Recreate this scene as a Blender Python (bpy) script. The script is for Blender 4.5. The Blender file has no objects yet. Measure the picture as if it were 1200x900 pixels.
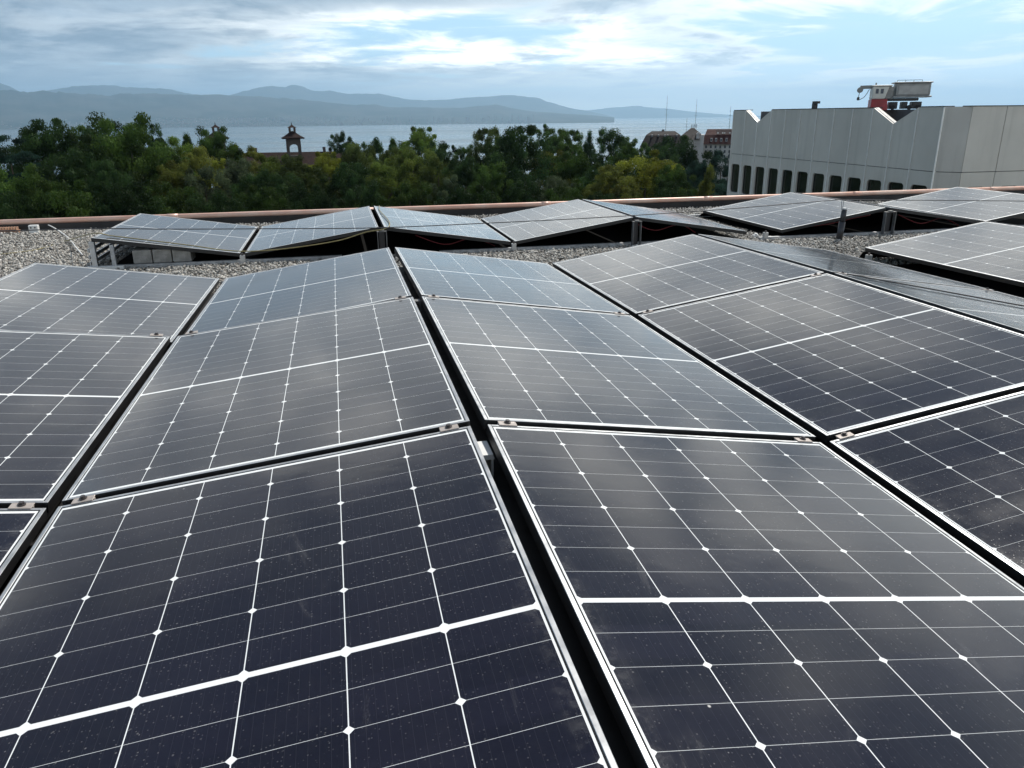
import bpy, bmesh, math, random
import numpy as np
from mathutils import Vector, Matrix
random.seed(7); rng = np.random.default_rng(11)
scene = bpy.context.scene
COL = scene.collection
R = math.radians

# ------------------------------------------------------------------ camera
F, PIT, YAW, ROL = 902.7, R(19.18), R(12.367), R(-.54)
CAM = np.array([-.3515, -2.0844, .8515])
fw = np.array([math.sin(YAW)*math.cos(PIT), math.cos(YAW)*math.cos(PIT), -math.sin(PIT)])
rt = np.array([math.cos(YAW), -math.sin(YAW), 0.]); up0 = np.cross(rt, fw)
r2 = rt*math.cos(ROL)+up0*math.sin(ROL); u2 = -rt*math.sin(ROL)+up0*math.cos(ROL)
cd = bpy.data.cameras.new('camera'); cam = bpy.data.objects.new('camera', cd); COL.objects.link(cam)
cd.sensor_width = 36; cd.lens = F/1200*36; cd.clip_start = .05; cd.clip_end = 200000
cam.matrix_world = Matrix(((r2[0], u2[0], -fw[0], CAM[0]), (r2[1], u2[1], -fw[1], CAM[1]), (r2[2], u2[2], -fw[2], CAM[2]), (0, 0, 0, 1)))
scene.camera = cam

def ray(x, y):
    d = fw + r2*(x-600)/F - u2*(y-450)/F
    return d/math.hypot(d[0], d[1])
def at(x, y, dist):                    # a photo direction at a chosen real distance (metres, horizontal)
    return Vector(CAM + ray(x, y)*dist)

# ------------------------------------------------------------------ node helpers
class NT:
    def __init__(s, tree): s.t = tree; s.n = tree.nodes; s.l = tree.links
    def new(s, ty, **kw):
        n = s.n.new(ty)
        for k, v in kw.items():
            if k.startswith('i_'):
                n.inputs[k[2:].replace('_', ' ')].default_value = v
            else: setattr(n, k, v)
        return n
    def put(s, sock, v):
        if isinstance(v, (int, float)): sock.default_value = v
        elif isinstance(v, (tuple, list)):
            sock.default_value = tuple(v)+((1,) if len(v) == 3 and len(sock.default_value) == 4 else ())
        else: s.l.new(v, sock)
    def m(s, op, a, b=None, c=None, clamp=False):
        n = s.n.new('ShaderNodeMath'); n.operation = op; n.use_clamp = clamp
        for i, v in enumerate((a, b, c)):
            if v is not None: s.put(n.inputs[i], v)
        return n.outputs[0]
    def mix(s, f, a, b):
        n = s.n.new('ShaderNodeMix'); n.data_type = 'RGBA'
        s.put(n.inputs[0], f); s.put(n.inputs[6], a); s.put(n.inputs[7], b)
        return n.outputs[2]
    def ramp(s, v, lo, hi, a=0., b=1., smooth=True):
        n = s.n.new('ShaderNodeMapRange'); n.interpolation_type = 'SMOOTHSTEP' if smooth else 'LINEAR'
        s.put(n.inputs[0], v); n.inputs[1].default_value = lo; n.inputs[2].default_value = hi
        n.inputs[3].default_value = a; n.inputs[4].default_value = b
        return n.outputs[0]
    def noise(s, vec, scale, detail=4, rough=.5, dist=0., out=0):
        n = s.n.new('ShaderNodeTexNoise')
        if vec is not None: s.l.new(vec, n.inputs['Vector'])
        n.inputs['Scale'].default_value = scale; n.inputs['Detail'].default_value = detail
        n.inputs['Roughness'].default_value = rough; n.inputs['Distortion'].default_value = dist
        return n.outputs[out]
    def comb(s, x, y, z):
        n = s.n.new('ShaderNodeCombineXYZ')
        for i, v in enumerate((x, y, z)): s.put(n.inputs[i], v)
        return n.outputs[0]
    def sep(s, v):
        n = s.n.new('ShaderNodeSeparateXYZ'); s.l.new(v, n.inputs[0]); return n.outputs
    def dot(s, v, w):
        n = s.n.new('ShaderNodeVectorMath'); n.operation = 'DOT_PRODUCT'; s.l.new(v, n.inputs[0]); n.inputs[1].default_value = w
        return n.outputs['Value']

# ------------------------------------------------------------------ sky and sun
SUN_AZ, SUN_EL = R(45), R(51)          # azimuth clockwise from +Y
sund = (math.sin(SUN_AZ)*math.cos(SUN_EL), math.cos(SUN_AZ)*math.cos(SUN_EL), math.sin(SUN_EL))
SKY_STRENGTH, SUN_STRENGTH, EXPOSURE = .10, 4.3, 0.32
world = bpy.data.worlds.new('World'); scene.world = world; world.use_nodes = True
w = NT(world.node_tree); w.n.clear()
sky = w.new('ShaderNodeTexSky', sky_type='NISHITA', sun_disc=False, sun_elevation=SUN_EL, sun_rotation=SUN_AZ, altitude=500, air_density=1.0, dust_density=1.5, ozone_density=1.5)
tc = w.new('ShaderNodeTexCoord'); D = tc.outputs['Generated']
dx, dy, dz = w.sep(D)
dzp = w.m('MAXIMUM', dz, 0.)
den = w.m('ADD', dzp, .075)
# right-left coordinate of the view (+1 to the right of the photo)
sx = w.dot(D, (math.cos(YAW), -math.sin(YAW), 0))
px_ = w.m('DIVIDE', dx, den); py_ = w.m('DIVIDE', dy, den)
cp = w.comb(px_, py_, 1.7)
big = w.noise(cp, .42, 3, .5, .4)
mid = w.noise(cp, .95, 8, .60, .5)
fineA = w.noise(cp, 2.6, 7, .62, .3)
ae = w.comb(w.m('MULTIPLY', sx, 1.), w.m('MULTIPLY', dz, 3.6), .3)
fineB = w.noise(ae, 7.5, 9, .62, .6)
fine = w.m('ADD', w.m('MULTIPLY', fineA, .4), w.m('MULTIPLY', fineB, .6))
cov = w.m('ADD', w.m('MULTIPLY', big, .55), w.m('MULTIPLY', mid, .45))
bias = w.m('MULTIPLY', w.ramp(sx, -.45, .62, 1., -1., False), w.ramp(dz, .12, .19, .085, -.06))     # left overcast, right broken
cov = w.m('ADD', w.m('ADD', cov, bias), w.ramp(dz, .13, .20, 0., .045))
cmask = w.ramp(cov, .41, .51)
# white torn streaks inside the deck where it is thin
lit = w.m('ADD', w.m('MULTIPLY', mid, .55), w.m('MULTIPLY', fine, .45))
litm = w.ramp(lit, .46, .60)
glow = w.m('POWER', w.m('MAXIMUM', w.dot(D, (math.sin(YAW+R(1))*math.cos(R(9)), math.cos(YAW+R(1))*math.cos(R(9)), math.sin(R(9)))), 0.), 30.)
# a long torn bright bank low over the lake, ahead and slightly left
el_ = w.m('ADD', dz, w.m('MULTIPLY', w.m('SUBTRACT', fine, .5), .035)); azr = w.dot(D, (math.cos(R(6)), -math.sin(R(6)), 0))
def gauss(v, c, wd): return w.m('POWER', 2.718, w.m('MULTIPLY', w.m('POWER', w.m('DIVIDE', w.m('SUBTRACT', v, c), wd), 2.), -1.))
bank = w.m('MULTIPLY', gauss(el_, .090, .027), gauss(azr, .03, .20))
bank2 = w.m('MULTIPLY', gauss(el_, .064, .010), gauss(azr, .16, .30))
bank = w.m('ADD', bank, w.m('MULTIPLY', bank2, .7))
litm = w.m('MULTIPLY', litm, w.m('ADD', .22, w.m('MULTIPLY', glow, .45)))
litm = w.m('ADD', litm, w.m('MULTIPLY', w.m('MULTIPLY', bank, 1.25), w.ramp(fine, .36, .54, .2, 1.)), clamp=True)
cov = w.m('ADD', cov, w.m('MULTIPLY', bank, .08))
grey = w.mix(w.ramp(sx, -.4, .25), (1.6, 2.1, 2.8), (3.6, 4.5, 5.3))
grey = w.mix(w.ramp(fine, .35, .7, 0., .6), grey, (5.8, 7.0, 8.2))
white = (14.0, 13.8, 12.9)
# higher clouds, above the picture and met only as reflections: neutral
grey = w.mix(w.ramp(dz, .125, .20), grey, w.mix(w.ramp(w.noise(ae, 5.2, 4, .5, .9), .44, .60), (2.8, 2.9, 3.15), (14.5, 14.0, 12.9)))
ccol = w.mix(litm, grey, w.mix(w.m('MULTIPLY', bank, 1., clamp=True), white, (21., 20.4, 18.6)))
ccol = w.mix(w.m('MULTIPLY', w.m('MULTIPLY', w.ramp(el_, .112, .132), w.ramp(dz, .20, .16)), w.ramp(sx, .42, .05, 0., .8)), ccol, (2.5, 3.05, 3.7))
edge = w.m('MULTIPLY', w.ramp(cov, .40, .47), w.ramp(cov, .58, .49))     # thin bright rims
ccol = w.mix(w.m('MULTIPLY', edge, w.ramp(sx, -.15, .3, .15, .85)), ccol, white)
skyc = w.mix(.6, sky.outputs[0], (4.6, 8.2, 11.0))
lowhaze = w.ramp(dz, .0, .14, 1., 0.)
skyc = w.mix(w.m('MULTIPLY', lowhaze, .75), skyc, (6.6, 9.6, 11.4))
out = w.mix(w.m('MULTIPLY', cmask, .93), skyc, ccol)
low2 = w.m('MULTIPLY', w.ramp(dz, -.02, .075, 1., 0.), w.ramp(sx, -.5, .1, .85, .92))
lowc = w.mix(w.ramp(sx, -.36, .10), (5.4, 6.9, 8.4), (19.0, 19.3, 18.2))
out = w.mix(low2, out, lowc)
# upper sky, only met in reflections: calmer
clear = w.mix(w.ramp(dz, .76, .92), (.62, .80, 1.35), (2.4, 2.8, 3.6))
out = w.mix(w.m('MULTIPLY', w.ramp(w.m('ADD', dz, w.m('MULTIPLY', w.m('SUBTRACT', w.noise(ae, 3.0, 4, .55, .6), .5), .42)), .375, .49), .93), out, clear)
bg = w.new('ShaderNodeBackground'); w.put(bg.inputs[0], out); bg.inputs[1].default_value = SKY_STRENGTH
wo = w.new('ShaderNodeOutputWorld'); w.l.new(bg.outputs[0], wo.inputs[0])
sl = bpy.data.lights.new('sun', 'SUN'); sl.energy = SUN_STRENGTH; sl.angle = R(.53); sl.color = (1, .955, .88)
so = bpy.data.objects.new('sun', sl); COL.objects.link(so)
so.rotation_euler = Vector(sund).to_track_quat('Z', 'Y').to_euler()
so.location = (0, 0, 60)
scene.view_settings.view_transform = 'Standard'; scene.view_settings.look = 'None'
scene.view_settings.exposure = EXPOSURE; scene.view_settings.gamma = 1
scene.cycles.max_bounces = 6; scene.cycles.volume_bounces = 0; scene.cycles.use_denoising = True
scene.cycles.transparent_max_bounces = 8

# ------------------------------------------------------------------ materials
def mat(name, col, rough=.6, metal=0., spec=.5, var=0., vs=5., bump=0., bs=30., col2=None, vlo=.35, vhi=.65, coord='Object'):
    m = bpy.data.materials.new(name); m.use_nodes = True; t = NT(m.node_tree)
    b = t.n['Principled BSDF']; b.inputs['Roughness'].default_value = rough; b.inputs['Metallic'].default_value = metal
    b.inputs['Specular IOR Level'].default_value = spec
    tcn = t.new('ShaderNodeTexCoord'); v = tcn.outputs[coord]
    if col2 is None: col2 = tuple(c*(1-var) for c in col)
    n = t.noise(v, vs, 6, .6)
    t.put(b.inputs['Base Color'], t.mix(t.ramp(n, vlo, vhi), col, col2))
    t.put(b.inputs['Roughness'], t.ramp(t.noise(v, vs*2.3, 4), .3, .7, max(rough-.08, .02), min(rough+.1, 1)))
    if bump:
        bn = t.new('ShaderNodeBump'); bn.inputs['Strength'].default_value = bump; bn.inputs['Distance'].default_value = .02
        t.l.new(t.noise(v, bs, 5, .6), bn.inputs['Height']); t.l.new(bn.outputs[0], b.inputs['Normal'])
    return m

M = {}
M['alu'] = mat('brushed_aluminium', (.52, .53, .54), .42, .75, var=.25, vs=9)
M['galv'] = mat('galvanised_steel', (.48, .49, .50), .5, .55, var=.35, vs=22)
M['steel'] = mat('weathered_bracket_steel', (.20, .20, .20), .6, .3, var=.4, vs=25)
M['clamp'] = mat('dull_clamp_metal', (.40, .355, .325), .45, .2, var=.2, vs=40)
M['bolt'] = mat('bolt_steel', (.09, .08, .08), .4, .6)
M['black'] = mat('gap_shade_black', (.012, .012, .013), .55)  # black put in for the shade deep in the panel gaps
M['frameside'] = mat('black_frame_side', (.012, .012, .013), .45)
M['mat'] = mat('matt_shade_black', (.012, .012, .012), .98, spec=.02)  # black of the sheets added to darken the space under the panels
M['rubber'] = mat('rubber', (.02, .02, .02), .8)
M['backsheet'] = mat('backsheet', (.10, .10, .10), .6)
M['concrete'] = mat('concrete_block', (.33, .32, .30), .9, var=.35, vs=14, bump=.4, bs=60)
M['copper'] = mat('faded_copper_pipe', (.70, .40, .30), .45, .10, col2=(.76, .54, .44), vs=2.5)
M['parapet'] = mat('parapet_black_sheet', (.018, .018, .02), .6, var=.3)
M['gutter'] = mat('parapet_metal', (.05, .05, .055), .45, .4)
M['earth'] = mat('yellow_green_wire', (.27, .23, .10), .5, var=.25, vs=30)
M['wire'] = mat('dark_wire', (.035, .035, .04), .5)
M['white'] = mat('white_plastic', (.72, .72, .70), .45, var=.1)
M['redcable'] = mat('red_cable', (.16, .02, .025), .5)
M['terracotta'] = mat('terracotta_grate', (.42, .25, .17), .7, var=.3, vs=30)
M['clad'] = mat('grey_wall_cladding', (.58, .545, .50), .45, 0., var=.12, vs=.35)
def streak(m, col):
    t = NT(m.node_tree); b = t.n['Principled BSDF']; v = t.new('ShaderNodeTexCoord').outputs['Object']; x, y, z = t.sep(v)
    src = b.inputs['Base Color'].links[0].from_socket
    st = t.noise(t.comb(t.m('MULTIPLY', x, 2.2), t.m('MULTIPLY', y, 2.2), t.m('MULTIPLY', z, .18)), 1.5, 6, .65)
    t.put(b.inputs['Base Color'], t.mix(t.ramp(st,   .48, .75, 0., .28), src, col))
streak(M['clad'], (.30, .28, .25))
M['strip'] = mat('cladding_strip', (.78, .77, .75), .4, .2, var=.1)
M['joint'] = mat('dark_joint', (.09, .09, .09), .7)
M['notchw'] = mat('pale_gutter_lining', (.52, .50, .46), .6, var=.1)
M['roofgrey'] = mat('flat_roof_grey', (.12, .12, .125), .8, var=.2)
M['winglass'] = mat('dark_window_glass', (.012, .015, .012), .06, 0., .6, col2=(.032, .036, .026), vs=.5)
M['winfr'] = mat('window_gasket', (.02, .02, .02), .5)
M['red'] = mat('red_paint', (.36, .03, .035), .4, var=.25, vs=3)
M['cabin'] = mat('cream_cabin_paint', (.62, .60, .54), .45, var=.12, vs=3)
M['crgrey'] = mat('crane_grey_paint', (.30, .30, .29), .5, .1, var=.25, vs=3)
M['crlight'] = mat('crane_side_panel', (.40, .39, .37), .5, .1, var=.2, vs=3)
M['crdark'] = mat('crane_dark_steel', (.05, .05, .05), .5, .4)
M['stone'] = mat('belfry_stone', (.07, .055, .05), .85, var=.3, vs=1)
M['tile'] = mat('red_brown_tiles', (.035, .020, .017), .8, spec=.08, var=.4, vs=1.2)
M['slate'] = mat('dark_mansard_slate', (.020, .016, .016), .7, spec=.08, var=.3, vs=.8)
M['tilered'] = mat('red_mansard_tiles', (.055, .023, .021), .8, spec=.08, var=.35, vs=.8)
M['palepl'] = mat('pale_plaster', (.36, .36, .37), .8, var=.12, vs=.4)
M['paleroof'] = mat('faded_pink_roof', (.20, .14, .12), .7, spec=.08, var=.2, vs=.8)
M['town'] = mat('town_walls', (.30, .29, .28), .8)
M['hglass'] = mat('house_window', (.05, .06, .08), .15)
M['bark'] = mat('bark', (.09, .07, .05), .9, var=.4, vs=6, bump=.5, bs=12)

def cell_material():
    m = bpy.data.materials.new('monocrystalline_cells_under_glass'); m.use_nodes = True; t = NT(m.node_tree)
    b = t.n['Principled BSDF']
    v = t.new('ShaderNodeTexCoord').outputs['Object']
    x, y, z = t.sep(v)
    ax = t.m('ABSOLUTE', x); ay = t.m('ABSOLUTE', y)
    def tri(a, per, off=0.):    # distance to the nearest multiple of per (shifted)
        s = t.m('ADD', a, off+per/2)
        return t.m('ABSOLUTE', t.m('SUBTRACT', t.m('MODULO', s, per), per/2))
    P = .1835; Q = .0922
    ddx = tri(ax, P); tt = t.m('SUBTRACT', ay, .0068)
    ttp = t.m('MAXIMUM', tt, 0.)
    dl = tri(ttp, Q); dd = tri(ttp, 2*Q)
    lt = t.m('LESS_THAN', ddx, .00105)
    l2 = t.m('LESS_THAN', dl, .00034)
    l3 = t.m('LESS_THAN', t.m('ADD', ddx, dd), .0098)
    l4 = t.m('LESS_THAN', tt, 0.)
    l5 = t.m('GREATER_THAN', ax, 3*P-.0025)
    l6 = t.m('GREATER_THAN', tt, 9*Q-.001)
    white = lt
    for q in (l2, l3, l4, l5, l6): white = t.m('MAXIMUM', white, q)
    seal = t.m('MAXIMUM', t.m('GREATER_THAN', ax, .5526), t.m('GREATER_THAN', ay, .8466))
    # fingers / busbars: ten silver wires per cell, fainter than a pixel
    bus = t.m('LESS_THAN', tri(ax, .01835, .0092), .00022)
    info = t.new('ShaderNodeObjectInfo')
    rnd = info.outputs['Random']
    # every half cell differs a little in tint
    cx_ = t.m('FLOOR', t.m('DIVIDE', t.m('ADD', x, 3*P), P)); cy_ = t.m('FLOOR', t.m('DIVIDE', t.m('ADD', y, 1.0), Q))
    wn = t.new('ShaderNodeTexWhiteNoise'); t.l.new(t.comb(cx_, cy_, rnd), wn.inputs['Vector'])
    cell = t.mix(wn.outputs['Value'], (.0042, .0043, .0105), (.0075, .0073, .016))
    vv = t.comb(x, y, t.m('MULTIPLY', rnd, 50.))
    cell = t.mix(t.m('MULTIPLY', bus, .16), cell, (.12, .12, .13))
    col = t.mix(white, cell, (.74, .76, .76))
    # dust, dried drops and bird specks lying on the glass
    def specks(scale, lo, hi, dens):
        vo = t.new('ShaderNodeTexVoronoi', feature='F1'); t.l.new(vv, vo.inputs['Vector']); vo.inputs['Scale'].default_value = scale
        s = t.ramp(vo.outputs['Distance'], lo, hi, 1., 0.)
        r_ = t.sep(vo.outputs['Color'])[0]
        return t.m('MULTIPLY', s, t.ramp(r_, dens, 1., 0., 1., False))
    film = t.ramp(t.noise(vv, 3.2, 5, .6), .35, .75)
    film2 = t.ramp(t.noise(vv, 38., 4, .7), .45, .8)
    s1 = specks(150., .06, .30, .60); s2 = specks(74., .05, .20, .76); s3 = specks(17., .02, .07, .90)
    dm = t.m('MULTIPLY', t.m('ADD', s1, s2), t.m('ADD', .35, t.m('MULTIPLY', film, .65)))
    dm = t.m("MULTIPLY", dm, .30)
    # grime along the frame and dried run-off, stronger towards one edge
    ed = t.m('MAXIMUM', t.ramp(ax, .50, .555), t.ramp(ay, .80, .85))
    grime = t.m('MULTIPLY', ed, t.ramp(t.noise(vv, 24., 5, .7), .42, .72, 0., .085))
    sm = t.noise(t.comb(t.m('MULTIPLY', x, 1.), t.m('MULTIPLY', y, .35), t.m('MULTIPLY', rnd, 91.)), 9., 7, .68, 1.2)
    smear = t.ramp(sm, .60, .74, 0., .045)
    dm = t.m('ADD', dm, t.m('ADD', grime, smear))
    dm = t.m('ADD', dm, t.m('MULTIPLY', s3, .6))
    dm = t.m('ADD', dm, t.m('ADD', t.m('MULTIPLY', film, .004), t.m('MULTIPLY', film2, .006)), clamp=True)
    col = t.mix(dm, col, (.50, .49, .47))
    col = t.mix(seal, col, (.015, .015, .015))
    t.put(b.inputs['Base Color'], col)
    b.inputs['IOR'].default_value = 1.5
    b.inputs['Sheen Weight'].default_value = .16; b.inputs['Sheen Roughness'].default_value = .35; b.inputs['Sheen Tint'].default_value = (1, .97, .92, 1)
    b.inputs['Specular IOR Level'].default_value = .5
    rg = t.m('ADD', t.ramp(t.noise(vv, 5., 4, .6), .3, .7, .085, .135), t.m('MULTIPLY', dm, .5), clamp=True)
    t.put(b.inputs['Roughness'], rg)
    bn = t.new('ShaderNodeBump'); bn.inputs['Strength'].default_value = .10; bn.inputs['Distance'].default_value = .004
    wv = t.comb(t.m('MULTIPLY', x, 1.), t.m('MULTIPLY', y, 1.6), t.m('MULTIPLY', rnd, 30.))
    t.l.new(t.noise(wv, 7., 2, .5), bn.inputs['Height']); t.l.new(bn.outputs[0], b.inputs['Normal'])
    return m
M['cells'] = cell_material()

def gravel_mat(stones):
    m = bpy.data.materials.new('roof_gravel' if stones else 'gravel_bed'); m.use_nodes = True; t = NT(m.node_tree)
    b = t.n['Principled BSDF']; b.inputs['Roughness'].default_value = .85
    v = t.new('ShaderNodeTexCoord').outputs['Object']
    vo = t.new('ShaderNodeTexVoronoi', feature='F1'); t.l.new(v, vo.inputs['Vector']); vo.inputs['Scale'].default_value = 38.
    r_ = t.sep(vo.outputs['Color'])
    if stones:
        at_ = t.new('ShaderNodeAttribute', attribute_name='tint'); r_ = t.sep(at_.outputs['Vector'])
    c = t.mix(r_[0], (.15, .148, .142), (.68, .66, .61)); c = t.mix(t.m('MULTIPLY', r_[1], .5), c, (.34, .29, .24))
    c = t.mix(t.ramp(t.noise(v, .8, 4), .35, .7, 0., .35), c, (.12, .115, .10))
    if not stones: c = t.mix(t.ramp(vo.outputs['Distance'], .2, .6), c, (.03, .03, .028))
    t.put(b.inputs['Base Color'], c)
    bn = t.new('ShaderNodeBump'); bn.inputs['Strength'].default_value = .8 if not stones else .3; bn.inputs['Distance'].default_value = .015
    bn.invert = not stones
    t.l.new(vo.outputs['Distance'] if not stones else t.noise(v, 120, 3), bn.inputs['Height']); t.l.new(bn.outputs[0], b.inputs['Normal'])
    return m
M['gravel'] = gravel_mat(True); M['bed'] = gravel_mat(False)

def leaf_mat():
    m = bpy.data.materials.new('foliage'); m.use_nodes = True; t = NT(m.node_tree)
    b = t.n['Principled BSDF']; o = t.n['Material Output']
    info = t.new('ShaderNodeObjectInfo'); v = t.new('ShaderNodeTexCoord').outputs['Object']
    n1 = t.noise(v, .55, 3, .6); n2 = t.noise(v, 5., 3, .7)
    cl = t.new('ShaderNodeAttribute', attribute_name='clump').outputs['Fac']
    hs = t.new('ShaderNodeHueSaturation'); t.l.new(info.outputs['Color'], hs.inputs['Color'])
    t.put(hs.inputs['Hue'], t.ramp(n1, .3, .7, .475, .515, False))
    t.put(hs.inputs['Value'], t.m('MULTIPLY', t.ramp(n1, .3, .7, .75, 1.3, False), t.m('MULTIPLY', t.ramp(n2, .3, .7, .7, 1.35, False), t.ramp(cl, 0., 1., .6, 1.65, False))))
    t.l.new(hs.outputs[0], b.inputs['Base Color']); b.inputs['Roughness'].default_value = .6; b.inputs['Specular IOR Level'].default_value = .08
    tr = t.new('ShaderNodeBsdfTranslucent'); t.l.new(hs.outputs[0], tr.inputs[0])
    mx = t.new('ShaderNodeMixShader'); mx.inputs[0].default_value = .35
    t.l.new(b.outputs[0], mx.inputs[1]); t.l.new(tr.outputs[0], mx.inputs[2]); t.l.new(mx.outputs[0], o.inputs[0])
    return m
M['leaf'] = leaf_mat()

def terrain_mat(name, a, b_, scale):
    m = bpy.data.materials.new(name); m.use_nodes = True; t = NT(m.node_tree)
    b = t.n['Principled BSDF']; b.inputs['Roughness'].default_value = .95; b.inputs['Specular IOR Level'].default_value = .1
    v = t.new('ShaderNodeTexCoord').outputs['Object']
    n = t.noise(v, scale, 8, .65)
    t.put(b.inputs['Base Color'], t.mix(t.ramp(n, .38, .62), a, b_)); return m
M['ground'] = terrain_mat('grassy_ground', (.05, .065, .03), (.09, .085, .05), .05)
M['mtn'] = terrain_mat('mountain_forest_and_rock', (.018, .03, .022), (.055, .06, .05), .0011)

def lake_mat():
    m = bpy.data.materials.new('lake_water'); m.use_nodes = True; t = NT(m.node_tree)
    b = t.n['Principled BSDF']; b.inputs['Base Color'].default_value = (.02, .05, .065, 1)
    b.inputs['IOR'].default_value = 1.333
    v = t.new('ShaderNodeTexCoord').outputs['Object']; x, y, z = t.sep(v)
    st = t.comb(t.m('MULTIPLY', x, .00022), t.m('MULTIPLY', y, .0011), 0.)
    n = t.noise(st, 1., 6, .6, .5)
    t.put(b.inputs['Roughness'], t.ramp(n, .38, .62, .14, .26))
    bn = t.new('ShaderNodeBump'); bn.inputs['Distance'].default_value = .25
    t.put(bn.inputs['Strength'], t.ramp(n, .4, .6, .008, .035))
    t.l.new(t.noise(v, .35, 3, .6), bn.inputs['Height']); t.l.new(bn.outputs[0], b.inputs['Normal'])
    return m
M['lake'] = lake_mat()

# ------------------------------------------------------------------ mesh helpers
def link(name, me, m=None, parent=None):
    o = bpy.data.objects.new(name, me); COL.objects.link(o)
    if m is not None: me.materials.append(m)
    if parent is not None: o.parent = parent
    return o
def bmo(name, bm, m, parent=None, smooth=False, bevel=0.):
    me = bpy.data.meshes.new(name)
    bmesh.ops.recalc_face_normals(bm, faces=bm.faces)
    if smooth:
        for f in bm.faces: f.smooth = True
    bm.to_mesh(me); bm.free()
    o = link(name, me, m, parent)
    if bevel:
        md = o.modifiers.new('bevel', 'BEVEL'); md.width = bevel; md.segments = 2; md.limit_method = 'ANGLE'
    return o
def tag(o, label=None, cat=None, group=None, kind=None):
    if label: o['label'] = label
    if cat: o['category'] = cat
    if group: o['group'] = group
    if kind: o['kind'] = kind
    return o
def empty(name, loc, label, cat, group=None, rz=0.):
    o = bpy.data.objects.new(name, None); COL.objects.link(o); o.location = loc; o.rotation_euler = (0, 0, rz)
    o.empty_display_size = .2
    return tag(o, label, cat, group)
def box(bm, x0, x1, y0, y1, z0, z1, mtx=None):
    vs = [bm.verts.new((x, y, z)) for x in (x0, x1) for y in (y0, y1) for z in (z0, z1)]
    for q in ((0, 1, 3, 2), (4, 6, 7, 5), (0, 4, 5, 1), (2, 3, 7, 6), (0, 2, 6, 4), (1, 5, 7, 3)):
        bm.faces.new([vs[i] for i in q])
    if mtx is not None:
        for v in vs: v.co = mtx @ v.co
    return vs
def bar(bm, a, b, wd, ht):                 # rectangular bar between two points
    a, b = Vector(a), Vector(b); d = b-a; q = d.to_track_quat('Y', 'Z').to_matrix().to_4x4()
    box(bm, -wd/2, wd/2, 0, d.length, -ht/2, ht/2, Matrix.Translation(a) @ q)
def cyl(bm, a, b, r0, r1=None, n=12, cap=True):
    a, b = Vector(a), Vector(b); r1 = r0 if r1 is None else r1
    q = (b-a).to_track_quat('Z', 'Y').to_matrix()
    A = [bm.verts.new(a+q@Vector((r0*math.cos(2*math.pi*i/n), r0*math.sin(2*math.pi*i/n), 0))) for i in range(n)]
    B = [bm.verts.new(b+q@Vector((r1*math.cos(2*math.pi*i/n), r1*math.sin(2*math.pi*i/n), 0))) for i in range(n)]
    for i in range(n): bm.faces.new((A[i], A[(i+1) % n], B[(i+1) % n], B[i]))
    if cap: bm.faces.new(A[::-1]); bm.faces.new(B)
def tube(bm, pts, r, n=8, sub=6):          # smooth tube through points (Catmull-Rom)
    P = [Vector(p) for p in pts]; Q = []
    for i in range(len(P)-1):
        p0, p1, p2, p3 = P[max(i-1, 0)], P[i], P[i+1], P[min(i+2, len(P)-1)]
        for k in range(sub):
            t = k/sub
            Q.append(.5*((2*p1)+(p2-p0)*t+(2*p0-5*p1+4*p2-p3)*t*t+(-p0+3*p1-3*p2+p3)*t**3))
    Q.append(P[-1]); prev = None
    for i, c in enumerate(Q):
        d = (Q[min(i+1, len(Q)-1)]-Q[max(i-1, 0)]).normalized(); q = d.to_track_quat('Z', 'Y').to_matrix()
        ring = [bm.verts.new(c+q@Vector((r*math.cos(2*math.pi*k/n), r*math.sin(2*math.pi*k/n), 0))) for k in range(n)]
        if prev:
            for k in range(n): bm.faces.new((prev[k], prev[(k+1) % n], ring[(k+1) % n], ring[k]))
        prev = ring
def prism(bm, poly, f0, f1):               # poly of 2-D points mapped by f0 / f1 to 3-D
    A = [bm.verts.new(f0(*p)) for p in poly]; B = [bm.verts.new(f1(*p)) for p in poly]
    bm.faces.new(A); bm.faces.new(B[::-1]); n = len(poly)
    for i in range(n): bm.faces.new((A[i], B[i], B[(i+1) % n], A[(i+1) % n]))

# ------------------------------------------------------------------ terrain, lake, mountains
def gz(r): return -22 - max(0, r-60)*.078 if r < 1260 else -22-1200*.078-(r-1260)*.2
ZL = -118.
def sheet(name, xs, ys, zf, m):
    X, Y = np.meshgrid(xs, ys); Z = zf(X, Y); V = np.stack([X, Y, Z], -1).reshape(-1, 3); nx, ny = len(xs), len(ys)
    i = np.arange((ny-1)*(nx-1)); r, c = i//(nx-1), i % (nx-1); a = r*nx+c
    me = bpy.data.meshes.new(name); me.from_pydata(V.tolist(), [], np.stack([a, a+1, a+nx+1, a+nx], 1).tolist())
    for p in me.polygons: p.use_smooth = True
    return link(name, me, m)
gzv = np.vectorize(gz)
rad = np.concatenate([np.linspace(-200, 100, 8), np.linspace(150, 1500, 24)])
g = sheet('ground', np.linspace(-3500, 3500, 50), rad, lambda X, Y: gzv(Y)+1.5*np.sin(X*.011)*np.cos(Y*.013), M['ground']); tag(g, kind='structure')
lk = sheet('lake', np.linspace(-46000, 46000, 24), np.linspace(1150, 47000, 24), lambda X, Y: X*0+ZL, M['lake']); tag(lk, kind='structure')

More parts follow.
